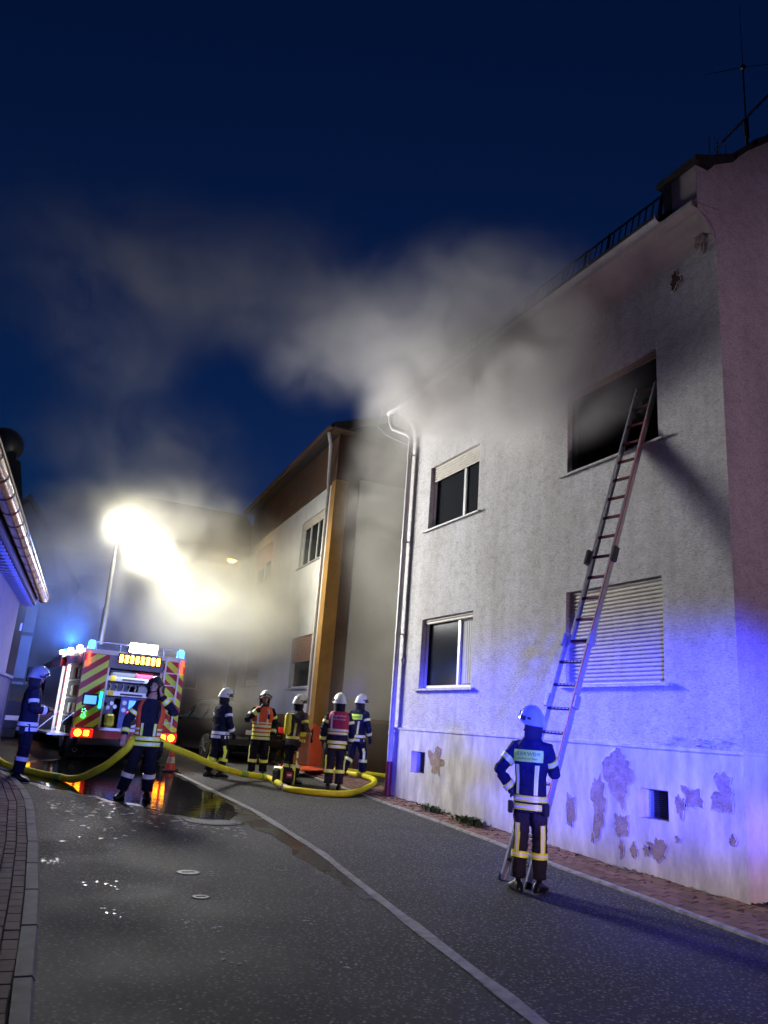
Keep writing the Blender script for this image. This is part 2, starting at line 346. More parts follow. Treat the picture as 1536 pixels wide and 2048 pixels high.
b.add([(cx, cyy, gz(cyy)+.0105)]+[(cx+(x-cx)*.5, cyy+(y-cyy)*.5, gz(cyy+(y-cyy)*.5)+.0105) for x, y in pp]+[(x, y, gz(y)+.0105) for x, y in pp],
      [(0, 1+i, 1+(i+1) % len(pp)) for i in range(len(pp))]+[(1+i, 1+len(pp)+i, 1+len(pp)+(i+1) % len(pp), 1+(i+1) % len(pp)) for i in range(len(pp))])
tag(b.build('water', M['water']), kind='structure')
# wet fringe round the puddle
b = MB(); n = len(pp)
out = [(cx+(x-cx)*(1.12+.05*mnoise.noise(Vector((x, y, 1)))), cyy+(y-cyy)*(1.08+.06*mnoise.noise(Vector((x, y, 9)))) ) for x, y in pp]
b.add([(x, y, gz(y)+.005) for x, y in pp]+[(x, y, gz(y)+.005) for x, y in out], [(i, n+i, n+(i+1) % n, (i+1) % n) for i in range(n)])
tag(b.build('wet_road_patch', M['wet']), kind='structure')

# foamy flecks and wet prints, mast glint put into their white (past counting)
M['wet_glint'] = mat('wet_glint', (.62, .62, .61), .22, spec=.8)
b = MB(); random.seed(11)
def fleck(x, y, r):
    k = random.randint(6, 9); a0 = random.random()*6
    ring = [(x+r*random.uniform(.5, 1.1)*math.cos(a0+6.283*i/k), y+r*random.uniform(.5, 1.2)*math.sin(a0+6.283*i/k)) for i in range(k)]
    b.add([(x, y, gz(y)+.0062)]+[(px, py, gz(py)+.0045) for px, py in ring], [(0, 1+i, 1+(i+1) % k) for i in range(k)])
for i in range(150):
    y = 12.6-abs(random.gauss(0, 1.3)); x = random.uniform(.9, 3.2)
    if y > 12.6-(x-1.6)*1.2: y -= 1.2
    fleck(x, y, random.uniform(.012, .06))
for (x, y) in [(.72, 8.6), (.78, 8.5), (.75, 8.42), (1.05, 7.6), (1.16, 7.5), (1.08, 6.7), (1.1, 6.55), (1.55, 6.2), (1.72, 6.1), (1.65, 5.5), (1.68, 5.35), (2.3, 9.7), (2.6, 9.6), (2.9, 9.8), (2.75, 9.2), (2.2, 7.9), (2.9, 8.1), (2.3, 10.3), (1.5, 10.2), (2.5, 6.2), (2.35, 5.2)]:
    for k in range(7): fleck(x+random.gauss(0, .045), y+random.gauss(0, .07), random.uniform(.006, .022))
for i in range(60): fleck(random.uniform(.8, 5.5), random.uniform(4, 12), random.uniform(.004, .012))
tag(b.build('glint_flecks', M['wet_glint']), 'foamy flecks and wet prints scattered over the asphalt, glint painted white', 'wet_glint', kind='stuff')

# covers in the road
def cover(name, x, y, r, label, ribs):
    t = thing(name, label, 'manhole cover', (x, y, gz(y)))
    t.rotation_euler = (math.atan(.0166), 0, 0)
    MB().tube([(0, 0, -.02), (0, 0, .005)], [r, r], 32).build('plate', M['castiron'] if ribs else M['alu'], t, True)
    rim = MB(); rim.loft([[Vector((rr_*math.cos(2*math.pi*k/32), rr_*math.sin(2*math.pi*k/32), z)) for k in range(32)] for rr_, z in ((r*1.0, .0), (r*1.0, .007), (r*1.12, .006), (r*1.14, -.002))], caps=False)
    rim.build('rim', M['kerb'] if not ribs else M['castiron'], t, True)
    if ribs:
        rb = MB()
        for i in range(-7, 8):
            for j in range(-7, 8):
                if math.hypot(i, j) < 7: rb.box((i*r/7.6, j*r/7.6, .007), (r*.075, r*.085, .006))
        tag(rb.build('studs', M['alu'], t), kind='stuff')
    else:
        MB().box((0, 0, .006), (r*1.1, r*.25, .006)).build('bar', M['castiron'], t)
    return t
cover('manhole_cover', 2.93, 11.0, .34, 'large round studded manhole cover at the edge of the puddle', True)
cover('valve_cover', 1.94, 7.98, .105, 'small pale valve cover in the asphalt, larger of the two', False)
cover('valve_cover', 1.84, 7.02, .07, 'smallest pale valve cover, nearer the camera in the asphalt', False)

# ------------------------------------------------------------------ left pavement: kerb stones and pavers
pav_l = tag(bpy.data.objects.new('pavement', None), kind='structure'); C.objects.link(pav_l)
yb = [-4+.5*i for i in range(45)]
sheet('paving_bed', [(-1.6, y) for y in yb], [(kl(y)-.02, y) for y in yb], M['dirt'], .06, kind=None, parent=pav_l)
def kerbstones(path, y0, y1, width, side, parent, m, hgt=.10):
    y = y0
    while y < y1:
        y2 = y+.98
        x0, x1 = lerp_path(path, y+.006), lerp_path(path, y2-.006)
        b = MB(); W = width*side
        prof = [(0, -.1), (0, hgt-.025), (W*.18, hgt), (W, hgt), (W, -.1)]
        rings = []
        for (xx, yy) in ((x0, y+.006), (x1, y2-.006)):
            rings.append([Vector((xx+px, yy, gz(yy)+pz)) for px, pz in prof])
        b.loft(rings); b.build('kerb_stone', m, parent); y += 1.0
kerbstones(KL, 1.0, 17.0, .11, -1, pav_l, M['kerb'], .09)
pm = MB().cbox((0, 0, 0), (.094, .194, .06), .005).build('paver', M['paver_grey'])
C.objects.unlink(pm)
rest = MB(); cnt = 0; random.seed(5)
for j in range(88):
    for i in range(18):
        y = 2.0+j*.2+(.1 if i % 2 else 0)
        x = kl(y)-.11-.055-i*.1
        ang = math.atan2(kl(y-.2)-kl(y+.2), .4)
        if x < -1.4: continue
        z = gz(y)+.057+random.uniform(-.002, .002)
        if x > .12-.02*max(0, y-4) and 4.1 < y < 15.2 and cnt < 298 and i < 5:
            inst('paver', pm, (x, y, z), (math.atan(.0166)+random.uniform(-.01, .01), random.uniform(-.012, .012), ang), pav_l); cnt += 1
        else: rest.box((x, y, z), (.094, .194, .06), Matrix.Rotation(ang, 3, 'Z'))
tag(rest.build('pavers', M['paver_grey'], pav_l), kind='stuff')

# right pavement
pav_r = tag(bpy.data.objects.new('pavement', None), kind='structure'); C.objects.link(pav_r)
yb = [-6+.5*i for i in range(60)]
def side_dz(t): return .02+.075*t
b = MB(); vs = []
for y in yb:
    xr = kr(y); vs += [(xr, y, gz(y)+.012), (7.6, y, gz(y)+.075)]
b.add(vs, [(2*i, 2*i+1, 2*i+3, 2*i+2) for i in range(len(yb)-1)]); b.build('paving_bed', M['dirt'], pav_r)
for k in range(26):
    y = -2+k*1.0; y2 = y+.99
    b = MB(); rings = []
    for yy in (y, y2):
        xx = kr(yy); rings.append([Vector((xx+px, yy, gz(yy)+pz)) for px, pz in ((-.02, -.05), (-.02, .022), (.05, .03), (.05, -.05))])
    b.loft(rings); b.build('kerb_stone', M['strip'], pav_r)
pm2 = MB().cbox((0, 0, 0), (.094, .194, .06), .006).build('paver', M['paver']); C.objects.unlink(pm2)
rest = MB(); cnt = 0; random.seed(6)
for j in range(100):
    for i in range(12):
        y = -1+j*.2+(.1 if i % 2 else 0)
        x = kr(y)+.1+i*.1
        lim = 6.98 if 5.7 < y < 13.8 else 7.5
        if x > lim: continue
        tt = (x-kr(y))/(7.0-kr(y)); z = gz(y)-.012+side_dz(min(tt, 1.2))-.004+random.uniform(-.005, .005)
        rx, ry = math.atan(.0166)+random.uniform(-.02, .02), -.09+random.uniform(-.03, .03)
        if 4.6 < y < 13.9 and cnt < 298: inst('paver', pm2, (x, y, z), (rx, ry, -.04), pav_r); cnt += 1
        else: rest.box((x, y, z), (.094, .194, .06), Matrix.Rotation(-.09, 3, 'Y'))
tag(rest.build('pavers', M['paver'], pav_r), kind='stuff')

# weeds and dirt along the wall
def weed_mat(name, c): return mat(name, c, .7, var=.4, vscale=9)
M['weed'] = weed_mat('weed_green', (.06, .10, .025)); M['dead'] = weed_mat('dead_leaf', (.10, .065, .035))
random.seed(21)
def weeds(name, x, y, n, h, spread, m, label, kind=None):
    b = MB()
    for i in range(n):
        px, py = x+random.gauss(0, spread*.35), y+random.gauss(0, spread)
        z = gz(py)+.07; a = random.random()*6.28; L = h*random.uniform(.4, 1.1); wd = L*.16
        d = Vector((math.cos(a), math.sin(a), 0)); s = Vector((-d.y, d.x, 0))
        p0 = Vector((px, py, z)); p1 = p0+d*L*.35+Vector((0, 0, L*.6)); p2 = p0+d*L*.8+Vector((0, 0, L*.75))
        b.add([p0-s*wd*.3, p0+s*wd*.3, p1+s*wd, p1-s*wd, p2], [(0, 1, 2, 3), (3, 2, 4)])
    o = b.build(name, m)
    return tag(o, label, 'weed', kind=kind)
weeds('weed_tuft', 6.84, 11.9, 90, .13, .16, M['weed'], 'green weed tuft at the wall foot, nearer the downpipe')
weeds('weed_tuft', 6.84, 10.7, 190, .14, .17, M['weed'], 'larger green weed tuft at the foot of the peeling wall')
b = MB()
for i in range(900):
    y = random.uniform(5.0, 13.8); x = 6.99-abs(random.gauss(0, .07)); 
    if random.random() < .25: x -= random.uniform(0, .3)
    L = random.uniform(.02, .06); a = random.random()*6.28; z = gz(y)+side_dz((x-kr(y))/(7-kr(y)))+.008
    d = Vector((math.cos(a), math.sin(a), random.uniform(-.1, .6))); s = Vector((-d.y, d.x, 0))*.35
    p = Vector((x, y, z)); b.add([p, p+d*L*.5+s*L, p+d*L, p+d*L*.5-s*L], [(0, 1, 2, 3)])
tag(b.build('leaf_litter', M['dead']), 'dry leaves and dirt gathered along the foot of the wall', 'leaves', kind='stuff')

# ------------------------------------------------------------------ walls with openings
def wall_mb(P, u0, u1, z0, z1, ops, depth=.14):
    """P(u, d, z) -> point; d is inward. Front skin with real reveals at each opening."""
    b = MB()
    us = sorted({u0, u1, *[o[0] for o in ops], *[o[1] for o in ops]}); zs = sorted({z0, z1, *[o[2] for o in ops], *[o[3] for o in ops]})
    for ua, ub in zip(us, us[1:]):
        for za, zb in zip(zs, zs[1:]):
            um, zm = (ua+ub)/2, (za+zb)/2
            if any(o[0] < um < o[1] and o[2] < zm < o[3] for o in ops): continue
            b.add([P(ua, 0, za), P(ub, 0, za), P(ub, 0, zb), P(ua, 0, zb)], [(0, 1, 2, 3)])
    for o in ops:
        a, c, e, g_ = o
        for q in ([(a, e), (a, g_)], [(c, e), (c, g_)], [(a, e), (c, e)], [(a, g_), (c, g_)]):
            (ua, za), (ub, zb) = q
            b.add([P(ua, 0, za), P(ub, 0, zb), P(ub, depth, zb), P(ua, depth, za)], [(0, 1, 2, 3)])
    return b
def pbox(b, P, u0, u1, d0, d1, z0, z1):
    vs = [P(u, d, z) for u in (u0, u1) for d in (d0, d1) for z in (z0, z1)]
    return b.add(vs, [(0, 1, 3, 2), (4, 6, 7, 5), (0, 4, 5, 1), (2, 3, 7, 6), (0, 2, 6, 4), (1, 5, 7, 3)])
def window(P, parent, u0, u1, z0, z1, shut=0.0, mf=None, split=None, mslat=None, mpane=None, sill=True, open_part=None, slat_h=.052, depth=.14, curtain=None, sillm=None, panes=True):
    """window > frame, pane, sill, slat..., at an opening"""
    mf = mf or M['pvc']; mslat = mslat or M['shutter']; e = .002
    b = MB(); fw = .055
    w_ = None
    pbox(b, P, u0+e, u0+fw, depth-.05, depth+.02, z0+e, z1-e); pbox(b, P, u1-fw, u1-e, depth-.05, depth+.02, z0+e, z1-e)
    pbox(b, P, u0+fw, u1-fw, depth-.049, depth+.02, z0+e, z0+fw); pbox(b, P, u0+fw, u1-fw, depth-.049, depth+.02, z1-fw, z1-e)
    for s in (split or []): pbox(b, P, s-.035, s+.035, depth-.045, depth+.02, z0+fw, z1-fw)
    w_ = b.build('window', mf, parent)
    edges = [u0+fw]+list(split or [])+[u1-fw]
    if panes:
        for i, (a, c) in enumerate(zip(edges, edges[1:])):
            if open_part == i: continue
            pm_ = M['glass']
            b = MB(); pbox(b, P, a+.02, c-.02, depth-.01, depth, z0+fw, z1-fw); b.build('pane', mpane or pm_, w_)
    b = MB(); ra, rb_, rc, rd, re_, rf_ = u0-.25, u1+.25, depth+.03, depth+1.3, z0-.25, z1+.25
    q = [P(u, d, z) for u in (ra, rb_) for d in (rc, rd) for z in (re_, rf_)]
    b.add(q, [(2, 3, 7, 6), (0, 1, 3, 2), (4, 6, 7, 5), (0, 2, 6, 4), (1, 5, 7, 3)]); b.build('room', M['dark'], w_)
    if curtain is not None:
        a, c = edges[curtain], edges[curtain+1]
        b = MB(); n = 24
        rows = [[P(a+(c-a)*k/n, depth-.013+.004*math.sin(k*1.9), z) for k in range(n+1)] for z in (z0+fw+.02, z1-fw-.02)]
        b.loft([[Vector(v) for v in r] for r in rows], caps=False, closed=False); b.build('curtain', M['curtain'], w_)
    if shut > 0:
        h = (z1-z0)*shut; nn = max(1, int(h/slat_h)); z = z1-.004
        for k in range(nn):
            b = MB(); zt, zb = z-k*slat_h, z-(k+1)*slat_h+.006
            d0 = depth-.085
            prof = [(d0+.012, zb), (d0, zb+(zt-zb)*.3), (d0, zb+(zt-zb)*.7), (d0+.012, zt), (d0+.02, zt), (d0+.02, zb)]
            rings = [[Vector(P(u, d, zz)) for d, zz in prof] for u in (u0+.012, u1-.012)]
            b.loft(rings); b.build('slat', mslat, w_)
    if sill:
        b = MB()
        vs = [P(u, d, z) for u, d, z in ((u0-.12, -.07, z0-.045), (u1+.12, -.07, z0-.045), (u1+.12, depth-.05, z0-.03), (u0-.12, depth-.05, z0-.03), (u0-.12, -.07, z0-.015), (u1+.12, -.07, z0-.015), (u1+.12, -.004, z0-.004), (u0-.12, -.004, z0-.004))]
        b.add(vs, [(0, 1, 5, 4), (4, 5, 6, 7), (0, 3, 2, 1), (1, 2, 6, 5), (0, 4, 7, 3), (3, 7, 6, 2)]); b.build('sill', sillm or M['strip'], w_)
    return w_

# ------------------------------------------------------------------ the burning house
H1 = thing('house', 'grey rough plastered two storey house with smoke pouring from its upper window', 'house', (7.0, 5.81, .1))
o0 = Vector(H1.location)
def P1(u, d, z): return (7.0+d-o0.x, u-o0.y, z-o0.z)
W3 = (6.84, 8.65, 5.44, 6.74); W1 = (11.10, 12.90, 5.42, 6.72); W4 = (6.84, 8.65, 2.36, 3.65); W2 = (11.10, 12.90, 2.36, 3.65)
wall_mb(P1, 5.81, 13.81, 1.63, 7.8, [W1, W2, W3, W4], .15).build('wall', M['plaster'], H1)
C1 = (6.80, 7.27, .82, 1.15); C2 = (12.45, 12.97, .87, 1.24)
wall_mb(lambda u, d, z: P1(u, d-.03, z), 5.78, 13.84, -.2, 1.60, [C1, C2], .25).build('plinth', M['smooth_plaster'], H1)
b = MB(); pbox(b, P1, 5.77, 13.85, -.045, .02, 1.60, 1.635); b.build('plinth_ledge', M['smooth_plaster'], H1)
# gable wall and rear closing walls
gy = 5.81
def PG(u, d, z): return (u-o0.x, gy+d-o0.y, z-o0.z)       # u = world x
b = MB()
b.add([PG(7.0, .003, 1.63), PG(15, .003, 1.63), PG(15, .003, 12.2), PG(11.0, .003, 12.3), PG(8.14, .003, 9.80), PG(7.0, .003, 8.9), PG(6.715, .003, 8.78), PG(6.715, .003, 8.12), PG(7.0, .003, 7.8)], [(0, 1, 2, 3, 4, 5, 6, 7, 8)])
b.build('gable_wall', M['plaster'], H1)
b = MB(); b.add([PG(6.97, -.03, -.3), PG(15, -.03, -.3), PG(15, -.03, 1.60), PG(6.97, -.03, 1.60)], [(0, 1, 2, 3)]); b.build('plinth', M['smooth_plaster'], H1)
b = MB(); pbox(b, PG, 6.956, 15, -.045, .0, 1.602, 1.633); b.build('plinth_ledge', M['smooth_plaster'], H1)
b = MB(); b.add([PG(7.0, 8.0, -.2), PG(15, 8.0, -.2), PG(15, 8.0, 9.6), PG(7.0, 8.0, 8.2)], [(0, 1, 2, 3)]); b.build('rear_wall', M['plaster'], H1)
# coved eave
b = MB(); prof = [(0, 7.8), (-.02, 7.9), (-.09, 8.0), (-.2, 8.08), (-.34, 8.12), (-.40, 8.13), (-.40, 8.20), (.1, 8.25)]
rings = [[Vector(P1(u, d, z)) for d, z in prof] for u in (5.80, 9.8, 13.85)]
b.loft(rings, closed=False, caps=False)
b.build('coved_eave', M['cove'], H1, True)
# raised parapet block at the gable end
b = MB(); b.bb(6.71-o0.x, 7.3-o0.x, .004, .52, 8.10-o0.z, 8.78-o0.z); b.build('parapet', M['cove'], H1)
b = MB(); b.prism([(6.64-o0.x, 8.782-o0.z), (6.92-o0.x, 8.782-o0.z), (7.04-o0.x, 8.93-o0.z), (6.98-o0.x, 9.0-o0.z), (6.64-o0.x, 8.86-o0.z)], -.07, .60, 'y'); b.build('parapet_cap', M['roof'], H1)
b = MB(); b.bb(6.66-o0.x, 6.70-o0.x, .40, .50, 8.2-o0.z, 8.78-o0.z); b.build('flashing', M['black'], H1)
# roof slab with uneven tile courses along the verge
b = MB()
def roofz(x): return 8.31+(x-6.55)*.58
b.prism([(6.5-o0.x, roofz(6.5)-o0.z), (11-o0.x, roofz(11)-o0.z), (15-o0.x, roofz(7)-o0.z), (15-o0.x, roofz(7)-.05-o0.z), (11-o0.x, roofz(11)-.05-o0.z), (6.5-o0.x, roofz(6.5)-.05-o0.z)], .55, 8.15, 'y')
roof = b.build('roof', M['roof'], H1)
random.seed(9)
pts = [(7.0, 8.97), (7.35, 9.16), (7.75, 9.55), (8.14, 9.86), (8.6, 10.25), (9.2, 10.75), (10, 11.4), (11, 12.25)]
for (xa, za), (xb, zb) in zip(pts, pts[1:]):
    n = max(1, round((xb-xa)/.3))
    for k in range(n):
        t0, t1 = k/n, (k+1)/n+.12/n
        a = (xa+(xb-xa)*t0-o0.x, za+(zb-za)*t0-o0.z); c = (xa+(xb-xa)*t1-o0.x, za+(zb-za)*t1-o0.z)
        j = random.uniform(-.01, .02)
        b = MB(); b.prism([(a[0], a[1]-.07+j), (c[0], c[1]-.07+j), (c[0], c[1]+.01+j), (a[0], a[1]+.045+j)], -.08, .6, 'y'); b.build('verge_tile', M['roof'], roof)
# gutter, snow guard
b = MB()
prof = [(.075*math.cos(a), .075*math.sin(a)) for a in [math.pi*(1+k/10) for k in range(11)]]
prof2 = [(x*.9, z*.9) for x, z in prof[::-1]]
rings = [[Vector(P1(u, -.42+x, 8.27+z)) for x, z in prof+prof2] for u in (6.32, 10, 14.2)]
b.loft(rings); gut = b.build('gutter', M['pipe'], H1, True)
for u in (7.6, 9.0, 10.4, 11.8, 13.2):
    b = MB(); b.loft([[Vector(P1(uu_, -.42+x*1.1, 8.27+z*1.1)) for x, z in prof+[(q[0]*.98, q[1]*.98) for q in prof[::-1]]] for uu_ in (u, u+.03)]); b.build('gutter_bracket', M['pipe'], gut, True)
sg = MB(); sx = -.36
sg.bar(P1(6.36, sx, 8.36), P1(14.0, sx, 8.36), .022); sg.bar(P1(6.36, sx+.07, 8.70), P1(14.0, sx+.07, 8.70), .022)
sgo = sg.build('snow_guard', M['black'], H1)
bar_m = MB().bar((0, 0, 0), (.07, 0, .34), .014, .014).build('bar', M['black']); C.objects.unlink(bar_m)
u = 6.40
while u < 14:
    inst('bar', bar_m, P1(u, sx, 8.36), None, sgo); u += .125
for u in (6.38, 7.4, 7.9, 9.4, 10.9, 12.4, 13.9):
    MB().bar(P1(u, sx, 8.24), P1(u, sx+.09, 8.74), .035, .03).build('bracket', M['black'], sgo)
# downpipe at the far corner
b = MB(); X = -.10
b.tube([P1(14.12, -.42, 8.2), P1(14.12, -.42, 8.05), P1(14.1, -.36, 7.9), P1(13.8, -.14, 7.72), P1(13.70, -.1, 7.6), P1(13.70, -.1, 5.0), P1(13.70, -.1, .95)], .055, 10); dp = b.build('downpipe', M['pipe'], H1, True)
b = MB(); b.tube([P1(13.70, -.1, 1.0), P1(13.70, -.1, .34)], .062, 10); b.build('standpipe', M['rust_red'], dp, True)
for z in (1.5, 3.4, 5.3, 7.2):
    b = MB(); b.tube([P1(13.70, -.1, z), P1(13.70, -.1, z+.05)], .064, 10); b.box(P1(13.7, -.04, z+.025), (.09, .02, .03)); b.build('pipe_clip', M['pipe'], dp, True)
b = MB(); b.tube([P1(13.55+.05*math.cos(a), -.03, 2.9+.06*math.sin(a)) for a in [k*.628 for k in range(11)]], .012, 6); b.build('cable_ring', M['pipe'], H1, True)
b = MB(); b.tube([P1(14.2, -.6, 8.28), P1(14.32, -.62, 7.95), P1(14.2, -.45, 7.75), P1(13.83, -.1, 7.5)], .012, 6); b.build('cable', M['pipe'], H1, True)
# windows
window(P1, H1, *W1, shut=.26, mf=M['pvc'], split=[11.72], mslat=M['shutter'])
window(P1, H1, *W2, shut=.11, mf=M['pvc'], split=[11.68], mslat=M['shutter'], curtain=0)
w3 = window(P1, H1, *W3, shut=.12, mf=M['soot'], split=[], mslat=M['shutter_red'], panes=False); tag(w3, 'sooty upper window with broken panes and smoke')
w4 = window(P1, H1, *W4, shut=1.0, mf=M['pvc'], split=[7.75], mslat=M['shutter'])
# cellar openings
for (c, lab) in ((C1, None), (C2, None)):
    b = MB(); pbox(b, P1, c[0]-.1, c[1]+.1, .40, .42, c[2]-.1, c[3]+.1); cw = b.build('cellar_window', M['dark'], H1)
    b = MB(); u = c[0]+.02
    zz = c[2]+.015
    while zz < c[3]: pbox(b, P1, c[0]+.01, c[1]-.01, .16, .172, zz, zz+.008); zz += .022
    b2 = b.build('grille', M['castiron'], cw); tag(b2, kind='stuff')
# peeled plaster patches: irregular, standing just off the skin with a ragged rim
random.seed(31)
def patch(u, z, w_, h, d=-.034, m='bare', seed=0, pts=None):
    n = 44; ring = []
    for k in range(n):
        a = 2*math.pi*k/n
        q = 1+.75*mnoise.noise(Vector((math.cos(a)*1.5+seed*7.1, math.sin(a)*1.5, seed)))+.35*mnoise.noise(Vector((math.cos(a)*4+seed, math.sin(a)*4, seed*3)))+.12*mnoise.noise(Vector((math.cos(a)*11+seed, math.sin(a)*11, seed*5)))
        ring.append((u+w_*.5*q*math.cos(a), z+h*.5*q*math.sin(a)))
    b = MB(); vs = [P1(u, d, z)]+[P1(x, d, y) for x, y in ring]
    b.add(vs, [(0, 1+k, 1+(k+1) % n) for k in range(n)]); b.build('bare_patch', M[m], H1)
    b = MB()                                            # lifted plaster edge
    rg = [[Vector(P1(u+(x-u)*s, dd, z+(y-z)*s)) for (x, y) in ring] for s, dd in ((1.0, -.031), (1.0, -.037), (1.03, -.036), (1.08, -.0305))]
    b.loft(rg, caps=False); b.build('peeled_edge', M['smooth_plaster'], H1, True)
for i, (u, z, w_, h) in enumerate([(7.62, 1.28, .42, .55), (7.95, .92, .28, .62), (7.55, .70, .26, .22), (7.35, .42, .12, .16), (6.98, .52, .26, .22), (7.15, .47, .10, .12), (7.55, .42, .07, .2), (8.5, .72, .18, .4), (9.55, 1.16, .14, .42), (12.05, 1.12, .40, .42), (6.45, 1.12, .26, .28), (6.05, 1.2, .3, .36), (6.62, 1.02, .14, .2), (6.68, .66, .06, .07), (8.05, .50, .06, .14), (5.95, .75, .08, .1)]):
    patch(u, z, w_, h, seed=i+1)
for i, (u, z, w_, h) in enumerate([(6.55, 1.70, .62, .12), (6.12, 1.69, .45, .11)]): patch(u, z, w_, h, d=-.004, seed=i+40, m='strip')
patch(6.46, 7.55, .20, .26, d=-.004, seed=77, m='brown')
for i, (u, z) in enumerate([(6.02, 7.95), (6.05, 7.86), (6.0, 7.78)]): patch(u, z, .12-.03*i, .16, d=-.06+.025*i, seed=80+i, m='bare')

# antennas on the roof
an = thing('antenna', 'thin black aerial mast with yagi and cross dipole above the roof', 'antenna', (9.95, 7.5, 10.4))
MB().tube([(0, 0, -.5), (0, 0, 1.6)], .028, 8).build('mast', M['black'], an)
MB().tube([(0, 0, 1.6), (0, 0, 2.0)], .045, 8).build('coupling', M['black'], an)
MB().tube([(0, 0, 2.0), (0.02, 0, 3.15)], .016, 6).build('whip_mast', M['black'], an)
b = MB(); b.sph((.02, 0, 3.15), .05); b.build('hub', M['black'], an)
for p in ((-.85, .1, 2.62), (.95, -.1, 3.65), (.03, 0, 4.6)):
    MB().tube([(.02, 0, 3.15), p], [.008, .004], 5).build('rod', M['black'], an)
b = MB(); b.bar((-.68, 0, 1.15), (.80, -.1, 3.05), .02); yg = b.build('boom', M['black'], an)
for k in range(17):
    t = k/16; c = Vector((-.68+1.48*t, -.1*t, 1.15+1.9*t)); L = .13-.03*t
    b = MB(); b.bar(c+Vector((-.3*L, -L, .03)), c+Vector((.3*L, L, -.03)), .01); b.build('element', M['black'], yg)
b = MB()
for s in (-.12, .12): b.bar((-.95, -.1, 1.0+s), (-.55, .1, .9+s), .012)
for s in (-.95, -.75, -.55): b.bar((s, 0, .76), (s, 0, 1.2), .012)
b.build('reflector', M['black'], yg)

# ------------------------------------------------------------------ second house (white front, ochre corner)
a2 = R(3.3); c2 = Vector((7.42, 19.1, 0)); t2 = Vector((math.sin(a2), math.cos(a2), 0)); n2 = Vector((math.cos(a2), -math.sin(a2), 0))
H2 = thing('house', 'white fronted house with ochre corner pilaster and brown frieze behind the smoke', 'house', c2)
def P2(u, d, z):
    v = t2*u+n2*d; return (v.x, v.y, z)
def P2s(u, d, z):
    v = n2*u+t2*d; return (v.x, v.y, z)
wa = (.85, 3.2, 6.15, 7.62); wb = (6.8, 9.4, 6.45, 7.82); wc = (.85, 2.95, 2.52, 3.98); wd = (6.8, 9.0, 2.7, 4.1)
wall_mb(P2, .35, 10.3, 1.79, 8.2, [wa, wb, wc, wd], .16).build('wall', M['white_wall'], H2)
b = MB(); pbox(b, P2, .35, 10.35, -.03, .2, -.3, 1.788); b.build('plinth', M['plinth_brown'], H2)
b = MB(); pbox(b, P2, .0, 10.4, -.06, .2, 8.2, 9.55); b.build('frieze', M['brown'], H2)
b = MB(); pbox(b, P2, -.02, .345, -.07, .3, 1.40, 8.198); b.build('pilaster', M['ochre'], H2)
b = MB(); pbox(b, P2, -.05, .347, -.10, .3, -.3, 1.398); b.build('pilaster_base', M['ochre'], H2)
b = MB(); pbox(b, P2s, -.065, 4.5, -.019, .2, 1.79, 9.55); b.build('side_wall', M['brown'], H2)
b = MB(); pbox(b, P2s, .64, 3.6, -.07, -.02, 1.80, 8.3); b.build('cladding_panel', M['panel'], H2)
b = MB(); pbox(b, P2s, .5, 4.5, -.05, .2, -.3, 1.788); b.build('side_plinth', M['plinth_brown'], H2)
b = MB(); pbox(b, P2s, 1.1, 2.1, -.075, -.052, -.1, 1.7); b.build('cellar_door', M['brown'], H2)
b = MB()
rf = [(-.35, 9.55), (.05, 9.60), (4.5, 11.2), (4.5, 11.35), (-.42, 9.70)]
rings = [[Vector(P2(u, d, z)) for d, z in rf] for u in (-.45, 10.6)]
b.loft(rings); b.build('roof', M['roof'], H2)
b = MB(); pbox(b, P2s, -.35, 4.5, -.42, .1, 9.55, 9.60); b.build('soffit', M['brown'], H2)
b = MB(); rings = [[Vector(P2(u, -.44+x, 9.62+z)) for x, z in prof+prof2] for u in (-.4, 10.5)]
b.loft(rings); b.build('gutter', M['brown'], H2, True)
b = MB(); b.tube([P2(-.1, -.44, 9.5), P2(.05, -.3, 9.2), P2(.42, -.15, 8.3), P2(.43, -.13, 8.0), P2(.43, -.13, 1.7)], .05, 8); d2 = b.build('downpipe', M['pipe'], H2, True)
b = MB(); b.tube([P2(.43, -.13, 1.72), P2(.40, -.16, 1.5), P2(.38, -.16, .3)], .06, 8); b.build('standpipe', M['castiron'], d2, True)
window(P2, H2, *wa, shut=.18, split=[1.75, 2.5], mslat=M['shutter'])
window(P2, H2, *wb, shut=.55, split=[8.1], mslat=M['shutter_b'])
window(P2, H2, *wc, shut=.52, split=[], mslat=M['shutter_b'])
window(P2, H2, *wd, shut=1.0, split=[], mslat=M['shutter'])

